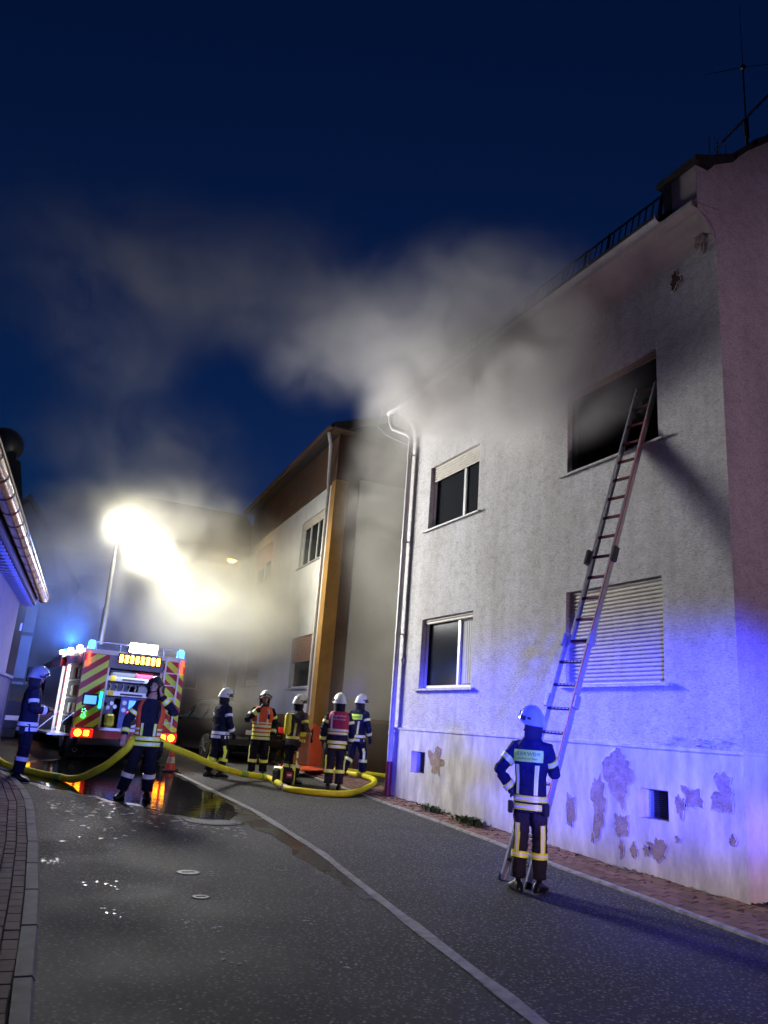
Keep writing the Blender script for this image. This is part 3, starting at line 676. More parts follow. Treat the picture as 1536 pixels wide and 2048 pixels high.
# houses closing the street, dim in the smoke
def plain_house(name, label, x0, x1, y0, y1, zt, ridge, mwall, wins, axis='x', group=None):
    zb = gz(y0)-.3
    h = thing(name, label, 'house', ((x0+x1)/2, y0, gz(y0)), 0, group); o = Vector(h.location)
    PF = lambda u, d, z: (u-o.x, y0+d-o.y, z-o.z)
    wall_mb(PF, x0, x1, zb, zt, wins, .15).build('wall', mwall, h)
    for xx in (x0, x1):
        b = MB(); b.add([(xx-o.x, 0, zb-o.z), (xx-o.x, y1-y0, zb-o.z), (xx-o.x, y1-y0, zt-o.z), (xx-o.x, 0, zt-o.z)], [(0, 1, 2, 3)]); b.build('side_wall', mwall, h)
    b = MB()
    if axis == 'x':     # ridge parallel to x
        ym = (y1-y0)/2
        b.prism([(-.4, zt-o.z-.15), (ym, ridge-o.z), (y1-y0+.4, zt-o.z-.15), (y1-y0+.4, zt-o.z), (ym, ridge-o.z+.18), (-.4, zt-o.z)], x0-o.x-.3, x1-o.x+.3, 'x')
    else:
        xm = (x0+x1)/2-o.x
        b.prism([(x0-o.x-.3, zt-o.z-.2), (xm, ridge-o.z), (x1-o.x+.3, zt-o.z-.2), (x1-o.x+.3, zt-o.z), (xm, ridge-o.z+.18), (x0-o.x-.3, zt-o.z)], -.4, y1-y0, 'y')
        g_ = MB(); g_.add([(x0-o.x, 0, zt-o.z), (x1-o.x, 0, zt-o.z), (xm, 0, ridge-o.z)], [(0, 1, 2)]); g_.build('gable', mwall, h)
    b.build('roof', M['roof'], h)
    for wv in wins: window(PF, h, *wv, shut=0, split=[(wv[0]+wv[1])/2], mf=M['pvc'])
    return h
M['midwall'] = mat('tan_wall', (.20, .17, .12), .9, var=.2, vscale=1.0)
M['greywall'] = mat('grey_wall', (.24, .24, .24), .9, var=.2, vscale=1.0)
plain_house('house', 'tan house closing the far end of the street behind the street lamp', 3.6, 9.4, 33.0, 42, 8.6, 11.4, M['midwall'], [(4.3, 5.4, 2.6, 4.0), (6.3, 7.4, 2.6, 4.0), (4.3, 5.4, 5.6, 7.0), (6.3, 7.4, 5.6, 7.0)])
plain_house('house', 'dim house far behind the fire engine mast', -1.2, 3.4, 36.0, 44, 6.2, 9.0, M['greywall'], [(.0, 1.1, 3.0, 4.3), (1.8, 2.9, 3.0, 4.3)])
plain_house('house', 'dark gabled house behind the left eaves with pale verge', -2.0, 1.45, 27.0, 35, 5.5, 7.9, M['greywall'], [(-.3, .5, 4.2, 5.2)], 'y')
# dark barn front with panel grid, left of the engine
bn = thing('barn', 'dark barn with gridded panel front beyond the waiting firefighter', 'barn', (-1.3, 24.5, gz(24.5)))
b = MB(); b.bb(-4, 1.9, 0, 4, -.3, 4.2); b.build('wall', M['darkwall'], bn)
for i in range(8):
    for j in range(3):
        x = -3.7+i*.7; MB().bb(x+.04, x+.66, -.03, -.002, .3+j*1.3, 1.5+j*1.3).build('panel', M['greywall'], bn)
b = MB(); b.prism([(-4.3, 4.15), (2.2, 4.15), (2.2, 4.3), (-4.3, 4.3)], -.3, 4.2, 'y'); b.build('roof', M['roof'], bn)
ch = thing('chimney_roof', 'black steep roof with a ball topped chimney against the dusk sky', 'roof', (-1.6, 23.0, gz(23)))
b = MB(); b.prism([(-2, 4.3), (1.9, 4.3), (1.25, 6.2), (.95, 7.5), (.35, 7.7), (-2, 7.7)], 0, 3, 'y'); b.build('roof', M['black'], ch)
b = MB(); b.bb(-.1, .8, .5, 1.4, 7.65, 7.9); b.build('chimney', M['black'], ch)
b = MB(); b.sph((.42, .9, 8.15), .52, 20, 12); b.build('ball_cowl', M['black'], ch, True)
b = MB(); b.bb(-2, 1.85, .01, 2.9, -.3, 4.3); b.build('wall', M['darkwall'], ch)

# ------------------------------------------------------------------ left building with copper coloured gutter
a3 = R(5.2); t3 = Vector((math.sin(a3), math.cos(a3), 0)); n3 = Vector((-math.cos(a3), math.sin(a3), 0))   # n3 points into the building
c3 = Vector((.06, 13.9, 0))
HL = thing('side_building', 'low building with shiny round gutter and boarded soffit beside the brick pavement', 'building', c3)
def P3(u, d, z):                    # u backwards towards the camera
    v = -t3*u+n3*d; return (v.x, v.y, z)
b = MB(); pbox(b, P3, .0, 16, .03, 4, 1.95, 3.163); b.build('wall', M['lwall'], HL)
b = MB(); pbox(b, P3, -.05, 16, -.06, 4, -.4, 1.93); b.build('plinth', M['lplinth'], HL)
b = MB(); pbox(b, P3, -.08, 16, -.09, .05, 1.931, 1.97); b.build('plinth_cap', M['lwall'], HL)
b = MB(); pbox(b, P3, -.35, 16, -.16, .3, 3.165, 3.20); b.build('soffit', M['soffit'], HL)
for k in range(60):
    u = -.3+k*.22; b = MB(); pbox(b, P3, u, u+.04, -.155, .028, 3.135, 3.164); b.build('soffit_batten', M['pvc'], HL)
b = MB(); pbox(b, P3, -.36, 16, -.19, -.165, 3.166, 3.26); b.build('fascia', M['pvc'], HL)
gp = [(.085*math.cos(a), .085*math.sin(a)) for a in [math.pi*(1+k/12) for k in range(13)]]
gp2 = [(x*.93, z*.93) for x, z in gp[::-1]]
b = MB(); b.loft([[Vector(P3(u, -.29+x, 3.30+z)) for x, z in gp+gp2] for u in (-.35, 4, 8, 16)]); gl = b.build('gutter', M['zinc'], HL, True)
b = MB(); b.tube([P3(-.36, -.375, 3.305), P3(16, -.375, 3.305)], .013, 6); b.build('gutter_bead', M['zinc'], gl, True)
for k in range(24):
    u = -.3+k*.55
    b = MB(); b.loft([[Vector(P3(uu_, -.29+x*1.06, 3.30+z*1.06)) for x, z in gp+[(q[0]*.97, q[1]*.97) for q in gp[::-1]]] for uu_ in (u, u+.028)]); b.build('gutter_bracket', M['castiron'], gl, True)
b = MB(); rings = [[Vector(P3(u, d, z)) for d, z in ((-.25, 3.34), (3, 4.6), (3, 4.5), (-.18, 3.26))] for u in (-.4, 16)]; b.loft(rings); b.build('roof', M['roof'], HL)
b = MB(); b.box(P3(.05, -.065, 2.75), (.03, .03, .12)); b.build('hook', M['alu'], HL)

# ------------------------------------------------------------------ fire engine
FE = thing('fire_engine', 'red fire engine with yellow chevrons, open pump bay and raised light mast', 'fire engine', (2.70, 18.6, gz(18.9)), R(5))
M['fred'] = mat('fire_red', (.36, .012, .016), .25, coat=.5, var=.08, vscale=3)
M['fyel'] = mat('chevron_yellow', (.60, .78, .04), .4, var=.06, vscale=6)
M['fwhite'] = mat('body_white', (.7, .7, .7), .35)
M['fdark'] = mat('under_body', (.015, .015, .016), .6)
M['inner'] = mat('bay_lining', (.16, .17, .22), .5, .3, var=.2, vscale=6)
M['red_l'] = emat('tail_light_red', (1.0, .03, .01), 9); M['orange_l'] = emat('indicator_amber', (1.0, .30, .01), 14)
M['amber_l'] = emat('warning_amber', (1.0, .42, .03), 22); M['white_l'] = emat('work_light', (1.0, .97, .92), 30)
M['strip_l'] = emat('led_strip', (1.0, .98, .95), 7); M['blue_l'] = emat('beacon_blue', (.03, .25, 1.0), 12)
M['flood_l'] = emat('flood_light', (1.0, .98, .92), 160)
M['screen_l'] = emat('control_screen', (.08, .3, 1.0), 2.0); M['cyan_l'] = emat('panel_light', (.02, .45, 1.0), 3); M['green_l'] = emat('green_led', (.1, 1.0, .4), 6)
M['tool_y'] = mat('tool_yellow', (.75, .70, .04), .4); M['label_y'] = mat('label_yellow', (.85, .62, .03), .5)
W = 1.15
b = MB()        # side and top shells round the bays
b.bb(-W, W, 3.2, 4.6, .55, 2.36)
body = b.build('body', M['fred'], FE)
MB().bb(-W, W, .02, 4.6, 2.30, 2.40).build('roof_panel', M['fwhite'], FE)
MB().bb(.62, W-.002, .03, 3.2, .42, 2.30).build('side_panel', M['fred'], FE)
MB().bb(-.60, -.58, .02, 3.2, .45, 2.30).build('bay_wall', M['inner'], FE)
MB().bb(-.58, .62, 1.1, 1.13, .45, 2.30).build('bay_back', M['inner'], FE)
MB().bb(-1.12, -.60, 2.2, 2.22, .45, 2.30).build('bay_back', M['inner'], FE)
# rear panels with real diagonal stripes
def clip_poly(poly, x0, x1, z0, z1):
    def cl(P, f, inter):
        out = []
        for p, q in zip(P, P[1:]+P[:1]):
            if f(p): out.append(p)
            if f(p) != f(q): out.append(inter(p, q))
        return out
    for f, ax, v in ((lambda p: p[0] >= x0, 0, x0), (lambda p: p[0] <= x1, 0, x1), (lambda p: p[1] >= z0, 1, z0), (lambda p: p[1] <= z1, 1, z1)):
        if not poly: return poly
        def it(p, q, ax=ax, v=v):
            t = (v-p[ax])/(q[ax]-p[ax]); return (p[0]+(q[0]-p[0])*t, p[1]+(q[1]-p[1])*t)
        poly = cl(poly, f, it)
    return poly
for (x0, x1, z0, z1, sgn) in ((-W, -.60, .70, 2.30, 1), (.63, W, .70, 2.30, -1)):
    pn = MB().bb(x0, x1, 0, .03, z0, z1).build('rear_panel', M['fred'], FE)
    for k in range(-6, 14):
        s = .155; base = z0+k*2*s
        if sgn > 0: poly = [(x0-.1, base-.1*.75), (x1+.1, base+(x1-x0+.1)*.75), (x1+.1, base+s+(x1-x0+.1)*.75), (x0-.1, base+s-.1*.75)]
        else: poly = [(x0-.1, base+.1*.75), (x1+.1, base-(x1-x0+.1)*.75), (x1+.1, base+s-(x1-x0+.1)*.75), (x0-.1, base+s+.1*.75)]
        q = clip_poly(poly, x0+.01, x1-.01, z0+.01, z1-.01)
        if len(q) >= 3: MB().prism(q, -.003, .0, 'y').build('chevron_stripe', M['fyel'], pn)
MB().bb(-.60, .63, .0, .05, 2.02, 2.30).build('header_panel', M['inner'], FE)
MB().bb(-W, W, -.02, .25, .48, .69).build('rear_bumper', M['fred'], FE)
MB().bb(-.6, .62, -.06, .15, .66, .72).build('tail_step', M['alu'], FE)
MB().bb(-1.0, 1.0, -.03, .6, .34, .47).build('underrun_bar', M['fdark'], FE)
MB().bb(-.9, .9, .3, 4.4, .38, .60).build('chassis', M['fdark'], FE)
# lights on the rear
for x in (-1.06, 1.06):
    MB().cbox((x, -.02, 2.17), (.06, .04, .30), .012).build('marker_light', M['red_l'], FE)
    MB().disc((x*.97, -.04, .58), (0, 1, 0), .075, .05).build('tail_light', M['orange_l'], FE)
    MB().cbox((x*.80, -.035, .58), (.11, .05, .12), .012).build('tail_light', M['orange_l'], FE)
    MB().cbox((x*.88, -.025, .58), (.46, .02, .19), .01).build('lamp_housing', M['red_l'] if 0 else mat('lamp_red_glass', (.5, .01, .02), .2, emit=(1, .02, .01), estr=.9), FE)
tb = MB().bb(-.42, .55, -.05, .0, 2.13, 2.36).build('traffic_bar', M['fdark'], FE)
for k in range(8):
    MB().cbox((-.36+k*.12, -.06, 2.24), (.075, .03, .17), .01).build('amber_lamp', M['amber_l'], tb)
wl = MB().bb(-.22, .42, -.05, .08, 2.38, 2.64).build('work_light', M['fdark'], FE)
for k in range(3): MB().cbox((-.12+k*.22, -.06, 2.51), (.20, .03, .22), .02).build('lens', M['white_l'], wl)
lamp('work_light_lamp', 'SPOT', (2.80, 18.35, 2.55+gz(18.6)), 90, (1, .97, .9), (2.6, 9.0, 0), .25, 130, .8)
# roof rails, beacon
rl = MB(); rl.bar((-.95, .02, 2.56), (.95, .02, 2.56), .025); 
for x in (-.95, -.4, .6, .95): rl.bar((x, .02, 2.40), (x, .02, 2.56), .025)
rl.build('roof_rail', M['alu'], FE)
for x, y in ((-1.0, .2), (1.05, .2), (.2, .35), (-.9, 4.3), (.9, 4.3)):
    bc = MB(); bc.tube([(x, y, 2.40), (x, y, 2.46), (x, y, 2.56), (x, y, 2.60)], [.09, .085, .08, .05], 14); bc.build('beacon', M['blue_l'], FE, True)
lamp('engine_beacon_lamp', 'POINT', (1.55, 23.2, 3.35), 260, (.03, .16, 1.0), None, .08)
lamp('engine_beacon_lamp', 'POINT', (2.9, 18.75, 3.35), 60, (.03, .2, 1.0), None, .08)
rb = MB().bb(-.9, -.1, .15, 1.6, 2.40, 2.52).build('roof_box', M['inner'], FE)
# rear ladder
ld = MB()
for x in (.66, .98): ld.bar((x, -.08, .8), (x, -.08, 2.40), .035)
ldo = ld.build('access_ladder', M['alu'], FE)
for k in range(6): MB().bar((.66, -.08, .9+k*.28), (.98, -.08, .9+k*.28), .025).build('rung', M['alu'], ldo)
# pump bay
MB().bb(-.61, -.57, -.01, .04, .70, 2.02).build('bay_frame', M['fwhite'], FE)
MB().bb(.58, .63, -.01, .04, .70, 2.02).build('bay_frame', M['fwhite'], FE)
for z in (1.74, 1.42):
    sh = MB().bb(-.57, .58, .02, .8, z, z+.10).build('shelf', M['alu'], FE)
    MB().bb(-.52, -.40, .005, .019, z-.005, z+.11).build('label_plate', M['label_y'], sh)
    MB().bb(-.25, .25, .012, .019, z+.02, z+.06).build('handle', M['fdark'], sh)
MB().bb(.12, .45, .1, .6, 1.85, 1.99).build('red_case', M['vest_red'], FE)
MB().bb(-.5, .05, .15, .6, 1.85, 1.96).build('tool_tray', M['fdark'], FE)
for k in range(7):
    x = -.48+k*.14
    bt = MB(); bt.tube([(x, .12, 1.53), (x+.02, .10, 1.62), (x+random.uniform(-.03, .05), .10, 1.68)], [.02, .014, .03], 8); bt.build('coupling', M['alu'], FE, True)
MB().bb(.15, .5, .08, .4, 1.53, 1.68).build('tool_case', M['inner'], FE)
pp_ = MB().bb(-.18, .40, .12, .2, .72, 1.40).build('pump_panel', mat('pump_panel', (.08, .12, .35), .4, .3, var=.2), FE)
MB().bb(-.0, .22, .108, .119, 1.15, 1.34).build('screen', M['screen_l'], pp_)
for (x, z, r) in ((-.1, 1.28, .05), (-.1, 1.12, .05), (.28, 1.3, .04), (.33, 1.18, .03)): MB().disc((x, .11, z), (0, 1, 0), r, .02).build('gauge', M['alu'], pp_)
for k in range(12): MB().disc((.0+(k % 4)*.06, .11, 1.08-(k//4)*.05), (0, 1, 0), .012, .02, 8).build('button', [M['red_l'], M['white'], M['label_y']][k % 3], pp_)
for r, y_, m_ in ((.17, .09, 'inner'), (.13, .06, 'alu'), (.08, .03, 'fdark')): MB().disc((.13, y_, .88), (0, 1, 0), r, .04, 20).build('pump_inlet', M[m_], pp_, True)
MB().cbox((-.38, .12, .88), (.2, .2, .28), .04).build('yellow_unit', M['tool_y'], FE)
for (x, z) in ((-.45, 1.15), (-.3, 1.18), (-.38, 1.25)): MB().disc((x, .15, z), (0, 1, 0), .045, .06).build('valve', M['alu'], FE, True)
lamp('bay_lamp', 'AREA', (2.70, 18.75, 1.95+gz(18.6)), 45, (.55, .65, 1.0), (2.7, 18.9, 1.0), .9)
# control screen on the left rear panel
cs = MB().cbox((-.88, -.02, 1.30), (.32, .04, .26), .01).build('control_box', M['fdark'], FE)
MB().bb(-1.01, -.75, -.044, -.0405, 1.20, 1.38).build('screen', M['screen_l'], cs)
MB().cbox((-.66, -.02, 1.30), (.06, .05, .36), .01).build('panel_light', M['cyan_l'], FE)
for z in (1.05, .94):
    for k in range(5):
        a = k*1.2566; MB().disc((-.97+.04*math.cos(a), -.02, z+.04*math.sin(a)), (0, 1, 0), .011, .02, 6).build('green_led', M['green_l'], FE)
# left flank: open bay with light strips, roller guides, folded-down flap
MB().bb(-W, -1.10, .03, .10, .45, 2.30).build('corner_post', M['fwhite'], FE)
MB().bb(-W, -1.10, 2.15, 2.30, .45, 2.30).build('corner_post', M['fred'], FE)
MB().bb(-W, -.6, .10, 2.15, 2.10, 2.30).build('bay_header', M['fred'], FE)
for y_ in (.16, 2.06): MB().bb(-1.13, -1.08, y_-.03, y_+.03, .55, 2.08).build('led_strip', M['strip_l'], FE)
for z in (.9, 1.3, 1.7): MB().bb(-1.09, -.6, .12, 2.1, z, z+.03).build('shelf', M['alu'], FE)
for k in range(9):
    z = (.95, 1.35, 1.75)[k % 3]; y_ = .4+(k//3)*.55
    MB().cbox((-.9, y_, z+.13), (.3, .35, .24), .02).build('stowed_kit', [M['vest_red'], M['tool_y'], M['fwhite'], M['inner']][(k*7) % 4], FE)
MB().bb(-1.62, -1.16, .12, 2.1, .50, .54).build('flap', M['alu'], FE)
for y_ in (.15, 2.05): MB().bar((-1.14, y_, 1.0), (-1.58, y_, .54), .02).build('flap_stay', M['alu'], FE)
MB().bb(-1.24, -1.17, 2.2, 4.6, .45, 2.05).build('side_band', M['fwhite'], FE)
MB().bb(-1.17, -1.152, 2.3, 4.6, 1.3, 1.5).build('white_stripe', M['fwhite'], FE)
sl = MB()
for k in range(3):
    o_ = MB().cbox((-1.20, .5+k*1.2, 2.42), (.1, .22, .10), .02).build('scene_light', M['white_l'], FE)
# cab and wheels
b = MB(); b.prism([(4.65, .5), (6.55, .5), (6.65, 1.2), (6.45, 2.2), (4.65, 2.3)], -W, W, 'x'); b.build('cab', M['fred'], FE)
MB().bb(-1.17, -1.152, 4.9, 5.7, 1.4, 2.05).build('cab_window', M['glass'], FE)
for x in (-1.45,): 
    MB().cbox((x, 6.3, 1.9), (.2, .12, .42), .03).build('wing_mirror', M['fdark'], FE)
    MB().bar((-1.12, 6.3, 2.0), (x, 6.3, 2.0), .03).build('mirror_arm', M['fdark'], FE)
for x in (-.98, .98):
    for y_ in (1.15, 5.4):
        wh = MB(); wh.tube([(x-.15, y_, .45), (x-.13, y_, .45), (x+.13, y_, .45), (x+.15, y_, .45)], [.38, .45, .45, .38], 24); wo = wh.build('wheel', M['rubber'], FE, True)
        MB().disc((x+(.16 if x > 0 else -.16), y_, .45), (1, 0, 0), .24, .02, 20).build('rim', M['alu'], wo, True)
mf = MB().bb(-1.14, -.72, .45, .46, .06, .44).build('mud_flap', M['rubber'], FE)
b = MB(); b.tube([(-1.0, .445, .20), (-.94, .445, .25), (-.88, .445, .20), (-.94, .445, .15), (-1.0, .445, .20)], .008, 5); b.build('flap_emblem', M['silver'], mf)
npl = MB().bb(.05, .5, -.045, -.03, .37, .46).build('number_plate', M['fwhite'], FE)
# light mast
ms = MB(); ms.tube([(-.42, 2.4, 2.3), (-.42, 2.4, 3.6)], .075, 12); mo = ms.build('light_mast', M['alu'], FE, True)
MB().tube([(-.42, 2.4, 3.6), (-.44, 2.4, 4.9)], .055, 12).build('mast_tube', M['alu'], mo, True)
MB().tube([(-.44, 2.4, 4.9), (-.45, 2.4, 5.75)], .04, 12).build('mast_tube', M['alu'], mo, True)
MB().bar((-.75, 2.4, 5.85), (.62, 2.25, 5.25), .07).build('cross_bar', M['black'], mo)
for k in range(4):
    t = (k+.3)/3.6; c = Vector((-.75+1.37*t, 2.30-.15*t, 5.90-.6*t))
    q = Vector((.42, -.85, -.30)).to_track_quat('Y', 'Z').to_matrix()
    hd = MB().cbox(c, (.34, .16, .30), .03, q).build('flood_head', M['black'], mo)
    MB().cbox(c+q @ Vector((0, .085, 0)), (.30, .02, .26), .008, q).build('lens', M['flood_l'], hd)

# ------------------------------------------------------------------ street lamp
sl = thing('street_lamp', 'yellow glowing street lamp on a thin pole beside the white house', 'street lamp', (7.15, 27.6, gz(27.6)))
MB().tube([(0, 0, -.2), (0, 0, 6.2)], [.07, .045], 10).build('pole', M['pipe'], sl, True)
MB().tube([(0, 0, 6.2), (-.05, 0, 6.45), (-.25, -.02, 6.52)], .03, 8).build('arm', M['pipe'], sl, True)
hd = MB().sph((-.32, -.02, 6.52), (.22, .13, .08)).build('lamp_head', M['castiron'], sl, True)
MB().sph((-.34, -.03, 6.46), (.16, .11, .08)).build('lens', emat('sodium', (1.0, .55, .08), 45), hd, True)
lamp('street_lamp_light', 'POINT', (6.80, 27.5, gz(27.6)+6.3), 60, (1.0, .62, .16), None, .12)

# ------------------------------------------------------------------ cars
def car(label, loc, rz, paint, full=True):
    t = thing('parked_car', label, 'car', loc, rz)
    L = 4.6
    # stations along y (rear 0 -> front L): (y, zlow, zbelt, ztop, wlow, wbelt, wtop)
    S = [(0.0, .42, .80, .86, .74, .80, .70), (.06, .32, .92, 1.00, .82, .86, .70), (.25, .26, .98, 1.30, .88, .89, .66), (.55, .24, .99, 1.46, .90, .90, .64), (1.4, .22, .97, 1.52, .91, .91, .64), (2.4, .22, .95, 1.50, .91, .91, .64), (2.9, .22, .94, 1.36, .91, .90, .62), (3.4, .22, .92, 1.02, .90, .88, .70), (4.1, .26, .84, .90, .88, .85, .70), (4.5, .36, .66, .72, .80, .76, .6), (4.6, .42, .6, .64, .7, .66, .5)]
    b = MB(); rings = []
    for (y, zl, zb, zt, wl, wb, wt) in S:
        rings.append([Vector((s*x, y, z)) for s, x, z in ((1, wl*.9, zl), (1, wl, zl+.12), (1, wb, (zl+zb)/2+.05), (1, wb*.985, zb), (1, wt, zt-.03), (1, wt*.8, zt), (-1, wt*.8, zt), (-1, wt, zt-.03), (-1, wb*.985, zb), (-1, wb, (zl+zb)/2+.05), (-1, wl, zl+.12), (-1, wl*.9, zl))])
    b.loft(rings); b.build('body', paint, t, True)
    gl = M['glass']
    b = MB(); b.add([(-.60, .235, 1.30), (.60, .235, 1.30), (.76, .05, .99), (-.76, .05, .99)], [(0, 1, 2, 3)]); b.build('rear_window', gl, t)
    for s in (-1, 1):
        for (y0, y1) in ((.62, 1.35), (1.43, 2.35), (2.42, 2.95)):
            z1 = 1.41 if y1 < 2.5 else 1.28
            b = MB(); b.add([(s*.905, y0, 1.02), (s*.905, y1+.0, 1.02), (s*.68, y1-.1, z1), (s*.68, y0+.08, 1.41)], [(0, 1, 2, 3)]); b.build('side_window', gl, t)
        b = MB(); b.cbox((s*.78, .03, .86), (.22, .10, .16), .03); b.build('tail_light', M['tail_d'], t)
        b = MB(); b.cbox((s*.72, .04, .72), (.18, .08, .06), .02); b.build('reverse_light', M['white'], t)
        b = MB(); b.cbox((s*.98, 2.95, 1.0), (.18, .10, .12), .03); b.build('door_mirror', paint, t)
        b = MB(); b.bar((s*.62, .6, 1.53), (s*.62, 2.4, 1.55), .03); b.build('roof_rail', M['alu'], t)
        for y in (.85, 3.6):
            wo = MB().tube([(s*.90-.1, y, .32), (s*.90-.08, y, .32), (s*.90+.06, y, .32), (s*.90+.08, y, .32)], [.27, .32, .32, .27], 22).build('wheel', M['rubber'], t, True)
            rm = MB(); x = s*.985; rm.disc((x, y, .32), (1, 0, 0), .215, .02, 20)
            for k in range(5):
                a = k*1.2566; rm.bar((x+s*.012, y, .32), (x+s*.012, y+.2*math.cos(a), .32+.2*math.sin(a)), .05, .02)
            rm.build('rim', M['alu'], wo)
    b = MB(); b.cbox((0, -.01, .50), (1.6, .14, .26), .05); bp = b.build('bumper', paint, t)
    b = MB(); b.bb(-.26, .26, -.012, .0, .70, .81); b.build('number_plate', M['white'], t)
    b = MB(); b.tube([(.065*math.cos(a), .012, .93+.065*math.sin(a)) for a in [k*.524 for k in range(13)]], .009, 5); em = b.build('emblem', M['alu'], t)
    b = MB(); b.tube([(-.04, .01, .97), (0, .01, .89), (.04, .01, .97)], .008, 5); b.build('emblem_mark', M['alu'], em)
    return t
M['tail_d'] = mat('tail_glass', (.45, .02, .03), .2, emit=(1, .05, .03), estr=.25)
M['cpaint'] = mat('car_graphite', (.010, .010, .012), .3, .0, coat=.2, spec=.3)
car('dark grey estate car parked in the smoke between fire engine and white house', (6.12, 20.0, gz(20.4)), R(9), M['cpaint'])
van = thing('parked_car', 'car with glowing amber tail light beyond the waiting firefighter', 'car', (.3, 23.6, gz(23.6)), R(10))
b = MB(); b.prism([(0, .3), (0, 1.0), (.3, 1.45), (2.2, 1.5), (3.0, 1.0), (4.1, .85), (4.2, .3)], -.85, .85, 'x'); b.build('body', M['cpaint'], van)
for s in (-1, 1):
    MB().cbox((s*.72, -.02, .78), (.22, .05, .2), .02).build('tail_light', M['orange_l'], van)
    for y in (.8, 3.4): MB().disc((s*.84, y, .31), (1, 0, 0), .31, .2, 18).build('wheel', M['rubber'], van, True)
MB().bb(-.3, .3, -.012, 0, .5, .62).build('number_plate', M['white'], van)

# ------------------------------------------------------------------ ladder
LF = Vector((5.21, 7.47, gz(7.47))); LS = Vector((6.85, 7.42, 5.48)); RF = Vector((5.26, 7.05, gz(7.05)))
LD = thing('extension_ladder', 'aluminium extension ladder with dark red upper rungs leaning into the smoking window', 'ladder', LF)
dv = (LS-LF); acr = Vector((.05, -.40, -.01)); nrm = acr.cross(dv).normalized()
if nrm.x > 0: nrm = -nrm          # faces away from the wall
ax = acr.normalized(); ln = dv.normalized(); TL = dv.length
def rot_of(): return Matrix((ax, ln, nrm)).transposed()
Q = rot_of()
def lpt(a, s, h): return ax*a+ln*s+nrm*h
def rail(a, s0, s1, h, m, name, sgn):
    b = MB(); L = s1-s0; c = lpt(a, (s0+s1)/2, h)
    b.cbox(c, (.012, L, .075), .003, Q)
    for k in (-1, 1): b.box(c+nrm*(k*.033)+ax*(sgn*.013), (.024, L*.999, .008), Q)
    return b.build(name, m, LD)
M['rung_red'] = mat('rung_red', (.16, .018, .025), .5, var=.3, vscale=14); M['rung_dk'] = mat('rung_dark', (.05, .03, .025), .55); M['rung_grip'] = mat('grip_marks', (.5, .42, .36), .6)
s_b1, s_f0, s_f1 = TL*.50, TL*.485, TL*1.17
wdt = .40
rail(0, 0, s_b1, 0, M['alu'], 'rail', 1); rail(wdt, 0, s_b1, 0, M['alu'], 'rail', -1)
rail(.035, s_f0, s_f1, -.05, M['alu'], 'rail', 1); rail(wdt-.035, s_f0, s_f1, -.05, M['alu'], 'rail', -1)
s = .22
while s < s_b1-.05:
    rg = MB().cbox(lpt(wdt/2, s, 0), (wdt, .03, .035), .005, Q).build('rung', M['rung_dk'], LD)
    for k in range(5): MB().box(lpt(.10+k*.055, s, .0185), (.035, .012, .004), Q).build('grip_mark', M['rung_grip'], rg)
    s += .285
while s < s_f1-.05:
    MB().cbox(lpt(wdt/2, s, -.05), (wdt-.07, .032, .035), .005, Q).build('rung', M['rung_red'], LD); s += .285
for a in (-.012, wdt+.012):
    for ss in (s_b1-.02, s_b1*.72): MB().cbox(lpt(a, ss, .0), (.05, .16, .10), .01, Q).build('guide_bracket', M['alu'], LD)
    MB().cbox(lpt(a, s_f0+1.2, -.02), (.05, .2, .09), .01, Q).build('latch', M['castiron'], LD)
    MB().cbox(lpt(a if a < 0 else wdt, .03, 0), (.03, .07, .085), .006, Q).build('foot', M['rubber'], LD)
b = MB(); b.tube([lpt(wdt+.01, .7, .05), lpt(wdt+.012, TL*.4, .05), lpt(wdt, TL*.8, .0), lpt(wdt-.03, TL*1.1, -.01)], .006, 6); b.build('pull_rope', mat('rope_red', (.55, .02, .06), .7), LD, True)

# ------------------------------------------------------------------ hoses
def spline(P, n=8):
    P = [Vector(p) for p in P]; out = []
    for i in range(len(P)-1):
        p0, p1, p2, p3 = P[max(i-1, 0)], P[i], P[i+1], P[min(i+2, len(P)-1)]
        for k in range(n):
            t = k/n
            out.append(.5*((2*p1)+(-p0+p2)*t+(2*p0-5*p1+4*p2-p3)*t*t+(-p0+3*p1-3*p2+p3)*t**3))
    out.append(P[-1]); return out
def hose(label, pts, r=.058):
    sp = spline(pts); b = MB(); b.tube(sp, r, 12); o = b.build('hose', M['hose'], None, True)
    tag(o, label, 'hose')
    return o, sp
def gp_(x, y, h=.06): return (x, y, gz(y)+h)
h1, sp1 = hose('yellow fire hose running from the left wall across the road to the yard', [gp_(-.1, 17.0, .45), gp_(.25, 16.4, .12), gp_(.75, 15.6), gp_(1.1, 15.0), (1.40, 14.2, gz(14.2)+.12), (1.66, 13.3, .68), (1.80, 12.95, .86), (1.92, 12.78, 1.02), (1.97, 12.80, 1.12), (2.10, 13.00, 1.20), (2.42, 13.35, 1.16), (2.77, 13.6, 1.02), (3.21, 14.2, .90), (3.89, 15.0, .69), (4.62, 15.8, .52), gp_(5.3, 16.2, .07), gp_(5.33, 15.6), gp_(5.18, 14.6), gp_(5.38, 14.2), gp_(5.8, 13.98), gp_(6.33, 14.12), gp_(7.05, 14.78, .13), gp_(7.52, 15.6, .17), gp_(7.56, 16.4, .18), gp_(7.36, 17.1, .17), gp_(7.34, 17.6, .17), gp_(7.9, 17.95, .13), gp_(8.9, 17.8, .06), gp_(10.5, 17.6)])
for f0, ln_ in ((.115, 2), (.50, 2), (.525, 1)):
    i = int(f0*len(sp1)); b = MB(); b.tube(sp1[i:i+ln_+1], .0595, 12, caps=False); b.build('hose_band', M['hose_band'], h1, True)
